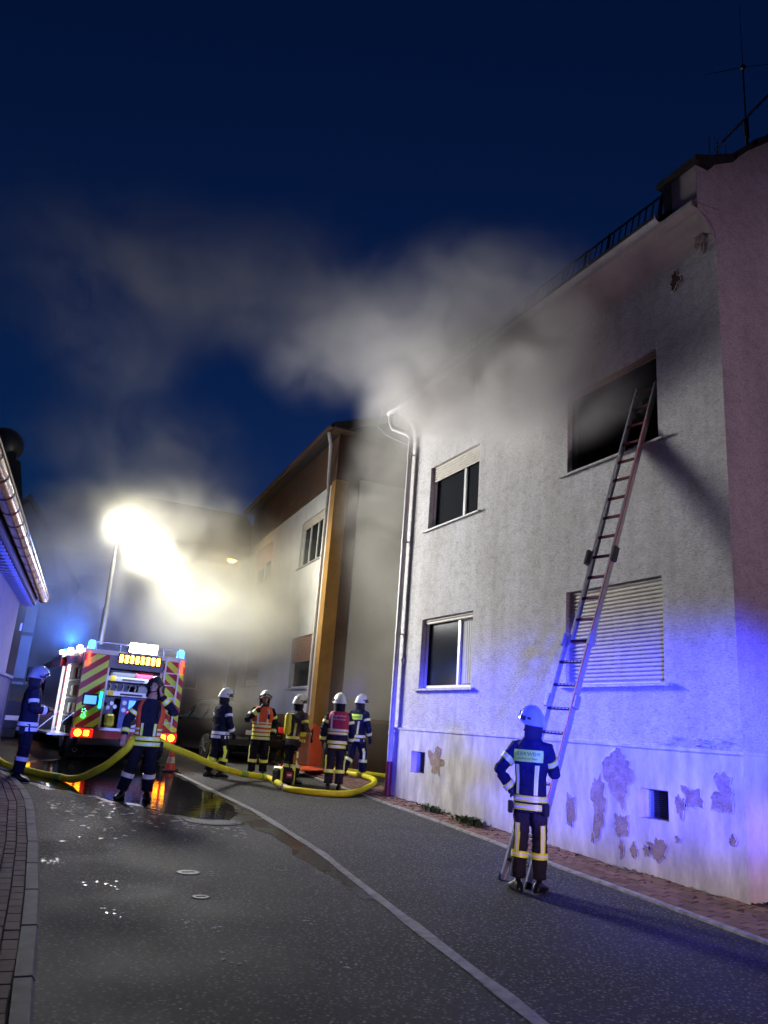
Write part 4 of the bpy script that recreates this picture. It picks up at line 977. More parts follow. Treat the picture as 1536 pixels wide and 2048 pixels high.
for f0 in (.30, .60, .86):
    i = int(f0*len(sp1)); b = MB(); b.tube(sp1[i:i+2], .068, 12); cpl = b.build('coupling', M['alu'], h1, True)
    b = MB(); b.tube([sp1[i].lerp(sp1[i+1], .35), sp1[i].lerp(sp1[i+1], .65)], .078, 8); b.build('coupling_ring', M['castiron'], cpl)
# ------------------------------------------------------------------ kit on the ground
M['kit_orange'] = mat('kit_orange', (.75, .09, .02), .6, var=.15, vscale=8); M['kit_tan'] = mat('kit_tan', (.42, .17, .07), .7, var=.25, vscale=8)
tp = MB(); random.seed(4)
grid = [[Vector((6.2+.9*i/6+.05*math.sin(j), 17.2+.9*j/6, gz(17.2+.9*j/6)+.12+.05*abs(mnoise.noise(Vector((i*.7, j*.7, 2))))+.02)) for i in range(7)] for j in range(7)]
tp.loft(grid, caps=False, closed=False)
o = tp.build('tarpaulin', M['kit_orange'], None, True); tag(o, 'crumpled bright orange tarpaulin on the pavement behind the firefighters', 'tarpaulin')
sm = o.modifiers.new('thickness', 'SOLIDIFY'); sm.thickness = .02
bg_ = thing('equipment_bag', 'black equipment bag with yellow bands and red label at a firefighter\'s feet', 'bag', gp_(5.50, 15.62, 0), R(20))
MB().cbox((0, 0, .17), (.50, .28, .34), .07).build('body', M['nape'], bg_)
for x in (-.17, .15): MB().cbox((x, 0, .17), (.06, .30, .36), .06).build('band', M['yellow'], bg_)
MB().bb(-.07, .08, -.150, -.142, .14, .26).build('label_patch', M['vest_red'], bg_)
MB().bb(-.05, .06, -.156, -.151, .18, .22).build('label_strip', M['white'], bg_)
MB().tube([(-.12, 0, .34), (-.08, 0, .44), (.08, 0, .44), (.12, 0, .34)], .015, 8).build('handle', M['nape'], bg_, True)
wb_ = thing('warning_board', 'orange and dark striped board leaning on the ochre pilaster', 'board', (7.22, 18.75, gz(18.75)+.09))
MB().prism([(-.3, 0), (.3, 0), (.3, .9), (.05, 1.05), (-.3, .5)], -.02, .02, 'y').build('board', M['kit_orange'], wb_)
MB().prism([(-.29, .3), (.02, .62), (.02, .95), (-.29, .52)], -.026, -.021, 'y').build('stripe', M['fdark'], wb_)
cn = thing('traffic_cone', 'orange and white cone by the rear wheel of the fire engine', 'cone', (3.50, 17.15, gz(17.15)))
MB().cbox((0, 0, .02), (.3, .3, .04), .01).build('base', M['rubber'], cn)
for (z0, z1, m_) in ((.04, .18, 'kit_orange'), (.18, .30, 'palestrip'), (.30, .42, 'kit_orange'), (.42, .52, 'palestrip')):
    MB().tube([(0, 0, z0), (0, 0, z1)], [.12-.17*z0, .12-.17*z1], 16).build('cone_band', M[m_], cn, True)

# ------------------------------------------------------------------ people
TZ = [(.76, .192, .150), (.84, .190, .152), (.95, .178, .145), (1.08, .180, .140), (1.22, .198, .146), (1.33, .208, .144), (1.40, .195, .130), (1.45, .16, .112), (1.49, .105, .095), (1.53, .078, .082)]
def interp(T, z):
    if z <= T[0][0]: return T[0][1:]
    for a, b in zip(T, T[1:]):
        if z <= b[0]:
            t = (z-a[0])/(b[0]-a[0]); t = t*t*(3-2*t); return tuple(p+(q-p)*t for p, q in zip(a[1:], b[1:]))
    return T[-1][1:]
def text_mesh(s, size):
    cu = bpy.data.curves.new('txt', 'FONT'); cu.body = s; cu.size = size; cu.align_x = 'CENTER'; cu.resolution_u = 2
    o = bpy.data.objects.new('txt', cu); C.objects.link(o)
    dg = bpy.context.evaluated_depsgraph_get(); me = bpy.data.meshes.new_from_object(o.evaluated_get(dg))
    vs = [v.co.copy() for v in me.vertices]; fs = [list(p.vertices) for p in me.polygons]
    bpy.data.objects.remove(o); bpy.data.curves.remove(cu); bpy.data.meshes.remove(me)
    return vs, fs
def person(label, x, y, rz, pose=None, st=None, scale=1.0, z=None, group='firefighters at the scene'):
    pose = pose or {}; st = st or {}
    root = thing('person', label, 'person', (x, y, gz(y)+.004 if z is None else z), rz, group)
    root.scale = scale if isinstance(scale, tuple) else (scale,)*3
    lean = Vector(pose.get('lean', (0, 0, 0)))
    def off(z): return Vector((0, 0, 0))+lean*max(0, (z-.85)/.6)
    def tp_(z, th, o=0.0):
        rx, ry = interp(TZ, z); c, s_ = math.cos(th), math.sin(th); e = 2/2.4
        px = (rx+o)*math.copysign(abs(c)**e, c); py = (ry+o)*math.copysign(abs(s_)**e, s_)
        return off(z)+Vector((px, py, z))
    b = MB(); n = 20
    zz = [.76, .80, .86, .92, 1.0, 1.08, 1.16, 1.24, 1.32, 1.38, 1.42, 1.45, 1.48, 1.51, 1.56]
    b.loft([[tp_(z_, 2*math.pi*k/n) for k in range(n)] for z_ in zz])
    # legs
    legs = pose.get('legs', [((.115, .02, .50), (.125, -.02, .11), (.25, 1, 0)), ((-.115, .02, .50), (-.125, -.02, .11), (-.25, 1, 0))])
    legb = []
    for i, (kn, an_, td) in enumerate(legs):
        sgn = 1 if i == 0 else -1
        hp = Vector((.095*sgn, 0, .90)); kn = Vector(kn); an_ = Vector(an_)
        pts = [hp, hp.lerp(kn, .35), hp.lerp(kn, .75), kn, kn.lerp(an_, .3), kn.lerp(an_, .7), an_+Vector((0, 0, .02))]
        rs = [.108, .106, .092, .084, .086, .084, .086]
        b.tube(pts, rs, 12)
        t = Vector(td); t.z = 0; t.normalize(); sd = Vector((t.y, -t.x, 0))
        f0 = Vector((an_.x, an_.y, an_.z-.11))
        rings = []
        for s_, wd, hh in ((-.095, .030, .05), (-.07, .045, .10), (0, .05, .13), (.08, .052, .095), (.14, .052, .075), (.185, .040, .06), (.205, .02, .04)):
            c = f0+t*s_
            rings.append([c+sd*(wd*math.cos(a))+Vector((0, 0, max(0, hh/2+hh*.5*math.sin(a)))) for a in [2*math.pi*k/10 for k in range(10)]])
        b.loft(rings); legb.append((hp, kn, an_, t, sd))
    # arms and hands
    arms = pose.get('arms', [((.275, -.03, 1.14), (.275, .06, .90), (0, .15, -1)), ((-.275, -.03, 1.14), (-.275, .06, .90), (0, .15, -1))])
    armb = []; hands = []
    for i, (el, wr, hdv) in enumerate(arms):
        sgn = 1 if i == 0 else -1
        sh = off(1.40)+Vector((.185*sgn, 0, 1.395)); el = Vector(el); wr = Vector(wr); hd = Vector(hdv).normalized()
        b.tube([sh-Vector((.05*sgn, 0, -.01)), sh, sh.lerp(el, .4), el, el.lerp(wr, .35), el.lerp(wr, .8), wr], [.070, .083, .075, .066, .066, .056, .054], 12)
        pn = hd.cross(Vector((0, 0, 1)));
        if pn.length < .3: pn = hd.cross(Vector((sgn, 0, 0))) if abs(hd.x) < .6 else hd.cross(Vector((0, 1, 0)))
        pn.normalize()                                      # across the palm
        curl = hd.cross(pn)*(1 if pose.get('curl', [1, 1])[i] > 0 else -1)
        p0 = wr; p1 = wr+hd*.045; p2 = wr+hd*.105
        rg = []
        for c, wd, th in ((p0, .034, .028), (p1, .042, .020), (p2, .044, .016)):
            rg.append([c+pn*(wd*math.cos(a))+curl*(th*math.sin(a)) for a in [2*math.pi*k/10 for k in range(10)]])
        b.loft(rg)
        bend = pose.get('bend', .6)
        for k, L in enumerate((.070, .080, .076, .060)):
            r0 = p2+pn*(.034-.0225*k)-hd*.01; d1 = (hd+curl*bend*.4).normalized(); d2 = (hd*.6+curl*bend*1.3).normalized()
            b.tube([r0, r0+d1*L*.5, r0+d1*L*.5+d2*L*.5], [.0112, .0108, .0090], 7)
        tb_ = p0+hd*.03+pn*.034; td_ = (hd*.7+pn*.6+curl*.5).normalized()
        b.tube([tb_, tb_+td_*.035, tb_+td_*.035+(hd*.8+curl*.5).normalized()*.03], [.0125, .012, .010], 7)
        armb.append((sh, el, wr)); hands.append((wr, wr+hd*.19))
    # head
    hy, hp_ = pose.get('head', (0, 0))
    HR = Matrix.Rotation(R(hy), 3, 'Z') @ Matrix.Rotation(R(hp_), 3, 'X')
    nk = off(1.53)+Vector((0, .005, 1.55)); hc = nk+HR @ Vector((0, .022, .115))
    def hl(v): return hc+HR @ Vector(v)
    b.tube([off(1.5)+Vector((0, 0, 1.48)), nk, hl((0, -.01, -.04))], [.068, .062, .062], 12)
    def ell(c, r, n=12, m=8):
        rings = [[hl((c[0]+r[0]*math.sin(math.pi*j/m)*math.cos(2*math.pi*k/n), c[1]+r[1]*math.sin(math.pi*j/m)*math.sin(2*math.pi*k/n), c[2]-r[2]*math.cos(math.pi*j/m))) for k in range(n)] for j in range(1, m)]
        b.loft(rings)
    ell((0, 0, .02), (.077, .096, .105)); ell((0, .03, -.055), (.056, .062, .062)); ell((0, .070, -.085), (.028, .026, .022))
    ell((0, .098, -.012), (.013, .020, .026)); ell((0, .088, .012), (.009, .014, .03)); ell((0, .086, -.052), (.028, .012, .010)); ell((0, .08, .03), (.05, .018, .012))
    for s_ in (-1, 1): ell((s_*.078, -.005, -.005), (.012, .022, .034)); ell((s_*.04, .06, -.02), (.026, .026, .025))
    me = bpy.data.meshes.new('body'); me.from_pydata(b.v, [], b.f)
    bm = bmesh.new(); bm.from_mesh(me); bmesh.ops.recalc_face_normals(bm, faces=list(bm.faces)); bm.to_mesh(me); bm.free()
    tmp = bpy.data.objects.new('tmp', me); C.objects.link(tmp)
    rm = tmp.modifiers.new('r', 'REMESH'); rm.mode = 'VOXEL'; rm.voxel_size = .0095; rm.use_smooth_shade = True
    smm = tmp.modifiers.new('s', 'SMOOTH'); smm.factor = .5; smm.iterations = 2
    dg = bpy.context.evaluated_depsgraph_get(); body = bpy.data.meshes.new_from_object(tmp.evaluated_get(dg))
    bpy.data.objects.remove(tmp); bpy.data.meshes.remove(me)
    hem = .775
    def segd(p, a, c):
        d = c-a; t = max(0, min(1, (p-a).dot(d)/d.length_squared)); return (p-(a+d*t)).length
    nv = [v.normal.copy() for v in body.vertices]
    glove = st.get('glove', True)
    for v, no in zip(body.vertices, nv):
        p = v.co
        if (p-hc).length < .16 and p.z > nk.z-.02: continue
        if p.z < .14 or any(segd(p, *h_) < .055 for h_ in hands): continue
        q = Vector((p.x*9, p.y*9, p.z*7))
        a_ = .011*mnoise.noise(q)+.007*mnoise.noise(q*2.3)
        for (sh, el, wr) in armb: a_ += .006*math.exp(-((p-el).length/.09)**2)*math.sin(p.z*95)
        for (hp, kn, an_, t, sd) in legb: a_ += .007*math.exp(-((p-kn).length/.12)**2)*math.sin(p.z*80+p.x*20)+.006*math.exp(-((p-an_).length/.10)**2)*math.sin(p.z*90)
        v.co = p+no*a_
    mats = [st.get('jacket', M['navy']), st.get('trouser', M['trouser_d']), M['skin'], M['boot'], M['glove'] if glove else M['skin'], M['nape']]
    for m_ in mats: body.materials.append(m_)
    cov = pose.get('collar', True)
    for f in body.polygons:
        p = f.center; i = 1
        lh = HR.transposed() @ (p-hc)
        da = min(segd(p, sh, el) for sh, el, wr in armb); db = min(segd(p, el, wr) for sh, el, wr in armb)
        if any(segd(p, *h_) < .05 and (p-h_[0]).dot(h_[1]-h_[0]) > .0 for h_ in hands): i = 4
        elif lh.length < .15 and lh.z > -.125 and (lh.z > -.07 or lh.y > -.02) and p.z > nk.z-.03:
            i = 2
        elif p.z < .135: i = 3
        elif p.z > hem or da < .10 or db < .085:
            i = 0
            if p.z > nk.z-.06 and (p-nk).length < .13: i = 5 if not (lh.y > .0 and lh.z < 0 and st.get('open_neck')) else 2
        f.material_index = i
    body.shade_smooth()
    bo = bpy.data.objects.new('body', body); C.objects.link(bo); bo.parent = root
    # face
    for s_ in (-1, 1):
        e = MB(); e.sph((0, 0, 0), (.013, .007, .007), 8, 6); e.v = [tuple(hl((v[0]+s_*.032, v[1]+.086, v[2]+.004))) for v in e.v]; e.build('eye', M['eye'], bo, True)
    e = MB(); e.sph((0, 0, 0), (.024, .006, .005), 8, 6); e.v = [tuple(hl((v[0], v[1]+.097, v[2]-.053))) for v in e.v]; e.build('mouth', M['lip'], bo, True)
    # helmet
    hm = st.get('helmet', M['helmet']); b = MB(); n = 28; m = 9
    def rim(a): # lowest angle: lower at the sides and back than over the brow
        fr = max(0, math.sin(a)); return -.035+.075*fr**1.5
    rings = []
    for j in range(m+1):
        rg = []
        for k in range(n):
            a = 2*math.pi*k/n; zr = rim(a); ph = (math.pi/2)*(j/m); 
            rad = math.sin(max(ph, .06)); z_ = .165*math.cos(ph)*(1)+(zr+.0)*(ph/(math.pi/2))
            fl = 1+.10*(j/m)**6
            rg.append(hl((.122*rad*fl*math.cos(a), (.148*rad*fl)*math.sin(a)-.008, z_)))
        rings.append(rg)
    inner = [[hl(((HR.transposed() @ (v-hc)).x*.93, (HR.transposed() @ (v-hc)).y*.93, (HR.transposed() @ (v-hc)).z-.006)) for v in rings[m-1-q]] for q in range(0, 3)]
    lip = [[hl(((HR.transposed() @ (v-hc)).x*.95, (HR.transposed() @ (v-hc)).y*.95, (HR.transposed() @ (v-hc)).z-.004)) for v in rings[m]]]
    b.loft(rings+lip+inner); b.v = [tuple(hc+(Vector(v)-hc)*1.06) for v in b.v]; ho = b.build('helmet', hm, root, True)
    b = MB(); b.loft([[hl((s_*.010, y_, z_)) for s_, y_, z_ in ((-1, -.13+.025*q, .165*math.sqrt(max(0.02, 1-((-.13+.025*q)/.152)**2))-.006), (1, -.13+.025*q, .165*math.sqrt(max(0.02, 1-((-.13+.025*q)/.152)**2))-.006), (.5, -.13+.025*q, .165*math.sqrt(max(0.02, 1-((-.13+.025*q)/.152)**2))+.010), (-.5, -.13+.025*q, .165*math.sqrt(max(0.02, 1-((-.13+.025*q)/.152)**2))+.010))] for q in range(11)]); b.build('crest', hm, ho, True)
    b = MB(); rg = []
    for (dz, o_) in ((.0, .004), (.05, .006), (.055, .010), (.0, .012)):
        rg.append([hl(((.126+o_)*math.cos(a), (.152+o_)*math.sin(a)-.006, rim(a)+dz)) for a in [R(25+130*k/14) for k in range(15)]])
    b.loft(rg, closed=False, caps=False); b.build('visor', M['visor'], ho, True)
    for s_ in (-1, 1):
        e = MB(); e.disc((0, 0, 0), (1, 0, 0), .026, .02, 14); e.v = [tuple(hl((v[0]+s_*.131, v[1]+.03, v[2]+.025))) for v in e.v]; e.build('pivot_disc', M['helmet_dark'], ho, True)
        e = MB(); e.bb(-.003, .003, -.05, -.005, -.012, .012); e.v = [tuple(hl((v[0]+s_*.131, v[1]-.01, v[2]+.03))) for v in e.v]; e.build('badge', M['helmet_dark'], ho)
    b = MB(); rg = []
    for (f_, dz) in ((1.0, -.025), (1.0, -.10), (.98, -.16), (.93, -.16), (.94, -.03)):
        rg.append([hl((.112*f_*math.cos(a), .128*f_*math.sin(a)-.012, dz+.0)) for a in [R(165+210*k/18) for k in range(19)]])
    b.loft(rg, closed=False, caps=False); b.build('neck_guard', M['nape'], ho, True)
    b = MB(); b.tube([hl((-.085, .02, -.03)), hl((-.072, .03, -.07)), hl((-.035, .075, -.105)), hl((.035, .075, -.105)), hl((.072, .03, -.07)), hl((.085, .02, -.03))], .008, 6); b.build('chin_strap', M['nape'], ho, True)
    # reflective bands
    yl, sv = st.get('band', (M['yellow'], M['silver']))
    def ring_band(fn, t0, t1, nm='reflective_band'):
        b = MB(); ts = [t0, t0+(t1-t0)*.35, t0+(t1-t0)*.65, t1]; N_ = 22
        rg = [[fn(t, 2*math.pi*k/N_, .010) for k in range(N_)] for t in ts]
        inn = [[fn(t, 2*math.pi*k/N_, -.01) for k in range(N_)] for t in (t1, t0)]
        for q in range(3):
            b.cur = 1 if q == 1 else 0; b.loft([rg[q], rg[q+1]], caps=False)
        b.cur = 0; b.loft([rg[3], inn[0]], caps=False); b.loft([inn[1], rg[0]], caps=False)
        return b.build(nm, [yl, sv], root, True)
    def limb(A, B, rA, rB):
        d = (B-A).normalized(); u = d.cross(Vector((.3, .9, .2))).normalized(); v_ = d.cross(u)
        return lambda t, a, o: A.lerp(B, t)+(u*math.cos(a)+v_*math.sin(a))*(rA+(rB-rA)*t+o)
    tor = lambda t, a, o: tp_(t, a, o+.004)
    for (z0, z1) in st.get('hem', ((.865, .925), (.785, .845))): ring_band(tor, z0, z1)
    if st.get('arm', True):
        for (sh, el, wr) in armb:
            ring_band(limb(sh, el, .083, .066), .42, .62); ring_band(limb(el, wr, .068, .054), .58, .82)
    if st.get('leg', True):
        lb = st.get('legband', None)
        if lb: yl, sv = lb
        for (hp, kn, an_, t, sd) in legb: ring_band(limb(kn, an_, .087, .088), .30, .46)
        if st.get('legstripe', True):
            for i, (hp, kn, an_, t, sd) in enumerate(legb):
                s_ = 1 if i == 0 else -1
                for (A, B, rA, rB, t0, t1) in ((kn, an_, .085, .086, -.15, .30), (hp, kn, .095, .084, .62, .94)):
                    b = MB(); d = (B-A).normalized(); o_ = (sd*s_*.9-t*.45*st.get('stripe_back', 1)); o_ = (o_-d*o_.dot(d)).normalized(); w2 = d.cross(o_)
                    for k, (wa_, wb__) in enumerate(((-.030, -.009), (-.009, .009), (.009, .030))):
                        b.cur = 1 if k == 1 else 0
                        g_ = [[A.lerp(B, t0+(t1-t0)*q/6)+o_*(rA+.012-abs(wv)*.15)+w2*wv for wv in (wa_, wb__)] for q in range(7)]
                        b.loft(g_, caps=False, closed=False)
                    b.build('reflective_stripe', [yl, sv], root)
        yl, sv = st.get('band', (M['yellow'], M['silver']))
    def tpatch(z0, z1, th0, th1, o, m_, nm, nz=5, na=8, cols=None):
        b = MB()
        for q in range(na):
            a0, a1 = th0+(th1-th0)*q/na, th0+(th1-th0)*(q+1)/na
            if cols: b.cur = cols[min(len(cols)-1, int(q*len(cols)/na))]
            b.loft([[tp_(z0+(z1-z0)*r_/nz, a0, o), tp_(z0+(z1-z0)*r_/nz, a1, o)] for r_ in range(nz+1)], caps=False, closed=False)
        ob = b.build(nm, m_, root, True)
        return ob
    D = R
    if st.get('back_stripes'):
        for s_ in (-1, 1):
            tpatch(.935, 1.225, D(270+s_*30-8), D(270+s_*30+8), .016, [yl, sv], 'reflective_stripe', 6, 6, [0, 1, 0])
    if st.get('front_stripes'):
        for s_ in (-1, 1):
            tpatch(.935, st.get('fs_top', 1.12), D(90+s_*26-7), D(90+s_*26+7), st.get('fs_off', .016), [yl, sv], 'reflective_stripe', 6, 6, [0, 1, 0])
    if st.get('back_panel'):
        pn_ = tpatch(1.255, 1.375, D(270-50), D(270+50), .018, M['panel_lime'], 'back_panel', 4, 14)
        for (tx, sz, zc) in st['back_panel']:
            vs, fs = text_mesh(tx, sz); b = MB()
            b.add([tp_(zc+v.y, D(270)+v.x/.215, .0205) for v in vs], fs); b.build('lettering', M['print_dark'], pn_)
    if st.get('vest'):
        vm = st['vest']
        v0, v1 = st.get('vest_z', (.93, 1.475))
        if st.get('vest_open'):
            parts = ((D(126), D(414)),)
        else: parts = ((0, 2*math.pi),)
        for a0, a1 in parts: vo = tpatch(v0, v1, a0, a1, .022, vm, 'vest', 12, 40)
        for (z0, z1) in st.get('vest_bands', ((.96, 1.01), (1.05, 1.10))):
            b = MB(); a0, a1 = parts[0]; N_ = 40
            ts = [z0, z0+(z1-z0)*.25, z0+(z1-z0)*.75, z1]
            for q in range(3):
                b.cur = 1 if q == 1 else 0
                b.loft([[tp_(t, a0+(a1-a0)*k/N_, .026) for k in range(N_+1)] for t in ts[q:q+2]], closed=False, caps=False)
            b.build('vest_band', [yl, sv], vo, True)
        for th in st.get('vest_vert', ()):
            b = MB(); 
            b.loft([[tp_(1.10+.33*q/8, D(th-6), .027), tp_(1.10+.33*q/8, D(th+6), .027)] for q in range(9)], closed=False, caps=False); b.build('vest_stripe', sv, vo, True)
        for (tx, sz, zc) in st.get('vest_text', ()):
            vs, fs = text_mesh(tx, sz); b = MB()
            b.add([tp_(zc+v.y, D(270)+v.x/.19, .0275) for v in vs], fs); b.build('lettering', M['print_pale'], vo)
    # small kit: radio, hip pouch, helmet lamp
    def kit(nm, c, nrm_, size, m_):
        q_ = nrm_.to_track_quat('Y', 'Z').to_matrix(); ob = MB().cbox(c, size, .008, q_).build(nm, m_, root); return ob
    c0 = tp_(1.27, D(118), .03); rd = kit('radio', c0, (c0-tp_(1.27, D(118), -.05)), (.055, .035, .11), M['black'])
    MB().tube([c0+Vector((.015, 0, .05)), c0+Vector((.02, .01, .15))], .006, 6).build('radio_aerial', M['rubber'], rd, True)
    for th, wd in ((205, .10), (338, .08)):
        c1 = tp_(.80, D(th), .035); kit('pouch', c1, (c1-tp_(.80, D(th), -.05)), (wd, .05, .12), M['nape'])
    e = MB(); e.disc((0, 0, 0), (0, 1, 0), .016, .10, 10); e.v = [tuple(hl((v[0]+.146, v[1]+.035, v[2]-.005))) for v in e.v]; e.build('helmet_lamp', M['black'], ho, True)
    return root

PI = math.pi
# 1 at the ladder, back to the camera, left hand on the hip, right hand on the rail
person('firefighter with lime lettered back panel standing at the ladder foot, hand on hip', 5.14, 6.90, R(-54),
       {'arms': [((.24, .14, 1.15), (.13, .36, 1.24), (-.3, .7, .2)), ((-.345, -.12, 1.15), (-.205, -.03, .95), (.65, -.45, -.5))], 'head': (78, 6), 'curl': [1, 1],
        'legs': [((.105, .04, .50), (.105, .05, .11), (.15, 1, 0)), ((-.10, -.01, .50), (-.115, -.05, .11), (-.8, .8, 0))], 'lean': (.01, -.01, 0)},
       {'helmet': M['helmet_b'], 'trouser': M['trouser'], 'back_stripes': True, 'back_panel': [('FEUERWEHR', .050, 1.318), ('Marktflecken Villmar', .024, 1.280)], 'stripe_back': 1.6}, (.89, .94, 1.0))
# 2 by the left wall, profile to the right
person('firefighter in pale blue lit helmet waiting at the corner of the left building', .52, 14.55, R(-88),
       {'arms': [((.25, .02, 1.13), (.16, .26, 1.12), (-.8, .35, .2)), ((-.25, .02, 1.13), (-.14, .27, 1.15), (.8, .3, .1))], 'head': (6, -4)},
       {'helmet': M['helmet_b'], 'legband': (M['palestrip'], M['palestrip']), 'legstripe': False, 'front_stripes': True, 'band': (M['silver'], M['silver']), 'arm': True}, 1.02)
# 3 facing the camera, radio hand at the ear, holding the hose
person('firefighter in open red vest holding the hose before the fire engine, hand at ear', 2.20, 12.80, R(168),
       {'arms': [((.33, .03, 1.15), (.34, .12, .92), (.0, .45, -1)), ((-.36, .12, 1.30), (-.13, .19, 1.53), (.35, -.15, 1))], 'head': (-28, 22), 'curl': [1, -1],
        'legs': [((.17, .03, .50), (.26, .02, .11), (.35, 1, 0)), ((-.10, .02, .50), (-.11, -.04, .11), (-.3, 1, 0))]},
       {'helmet': M['helmet_dark'], 'vest': M['vest_orange'], 'vest_open': True, 'vest_bands': ((.95, .99), (1.02, 1.05)), 'front_stripes': True, 'legband': (M['palestrip'], M['palestrip']), 'legstripe': False, 'glove': False, 'open_neck': True}, 1.01)
# 4 in the thick smoke beside the car
person('dark firefighter half hidden in smoke beside the parked estate car', 4.29, 16.43, R(-70),
       {'arms': [((.27, .0, 1.13), (.24, .14, .92), (-.1, .5, -.8)), ((-.27, .02, 1.14), (-.20, .20, .98), (.3, .7, -.5))], 'head': (-5, 0),
        'legs': [((.11, .10, .50), (.12, .02, .11), (.1, 1, 0)), ((-.11, -.02, .50), (-.12, -.12, .11), (-.1, 1, 0))]},
       {'helmet': M['helmet'], 'band': (M['silver'], M['silver']), 'legband': (M['yellow'], M['yellow'])}, .985)
# 5 orange vest, hand to the mouth
person('firefighter in bright orange vest with hand raised to his mouth', 5.25, 16.70, R(165),
       {'arms': [((.33, .10, 1.18), (.10, .22, 1.42), (-.45, -.1, .8)), ((-.28, -.05, 1.14), (-.25, .05, .90), (.1, .15, -1))], 'head': (10, -3)},
       {'helmet': M['helmet'], 'vest': M['vest_orange'], 'vest_vert': (66, 114), 'vest_bands': ((.95, 1.0), (1.04, 1.09), (1.12, 1.15)), 'stripe_back': -1}, 1.0)
# 6 grey jacket, kit in his hands
person('firefighter in grey jacket with visor helmet and tan kit at his hip', 5.72, 15.85, R(-62),
       {'arms': [((.27, .02, 1.13), (.22, .22, .98), (0, .6, -.6)), ((-.27, .02, 1.13), (-.20, .24, 1.0), (0, .7, -.4))], 'head': (-18, 0), 'lean': (0, .03, 0)},
       {'jacket': M['grey_jacket'], 'helmet': M['helmet'], 'front_stripes': True, 'fs_top': 1.3, 'back_stripes': True, 'hem': ((.90, .955),)}, .985)
ac = bpy.data.objects['person.005']
MB().tube([(-.02, -.22, .98), (-.02, -.22, 1.04), (-.02, -.23, 1.36), (-.02, -.23, 1.42)], [.05, .075, .075, .04], 14).build('air_cylinder', M['tool_y'], ac, True)
MB().cbox((-.02, -.165, 1.2), (.24, .03, .44), .012).build('harness_plate', M['black'], ac)
kt = thing('kit_apron', 'tan leather kit sheet hanging from the grey jacketed firefighter', 'kit', (5.84, 15.66, gz(15.7)), R(-30))
MB().cbox((0, 0, .72), (.32, .07, .66), .03).build('sheet', M['kit_tan'], kt); MB().cbox((0, -.02, 1.0), (.14, .06, .10), .02).build('clip', M['yellow'], kt)
for k in range(3): MB().bb(-.06+k*.045, -.03+k*.045, -.045, -.036, .84, .90).build('mark', M['yellow'], kt)
# 7 back to the camera, red vest
person('firefighter seen from behind in a dark red lettered vest standing inside the hose loop', 6.28, 14.88, R(-20),
       {'head': (22, 0), 'legs': [((.10, .02, .50), (.105, -.02, .11), (.1, 1, 0)), ((-.10, .02, .50), (-.105, -.02, .11), (-.1, 1, 0))]},
       {'helmet': M['helmet'], 'trouser': M['trouser'], 'vest': M['vest_red'], 'vest_z': (1.03, 1.475), 'vest_bands': ((1.04, 1.085), (1.10, 1.145)), 'vest_text': [('Zugführer', .055, 1.375), ('Oberneisen', .042, 1.315)], 'vest_vert': (236,), 'band': (M['yellow'], M['palestrip']), 'legband': (M['yellow'], M['palestrip'])}, 1.035)
# 8 walking to the right
person('firefighter in navy jacket striding behind the hose loop towards the downpipe', 7.45, 16.52, R(-62),
       {'arms': [((.27, .04, 1.13), (.24, .16, .90), (0, .35, -1)), ((-.27, -.08, 1.13), (-.25, -.06, .90), (0, .1, -1))], 'head': (-14, 0), 'lean': (0, .04, 0),
        'legs': [((.10, .16, .52), (.11, .16, .115), (.1, 1, 0)), ((-.10, -.02, .50), (-.11, -.26, .135), (-.1, 1, 0))]},
       {'helmet': M['helmet'], 'back_stripes': True, 'back_panel': [('FEUERWEHR', .050, 1.30)], 'stripe_back': 1.4}, 1.0, z=gz(16.52)+.11)

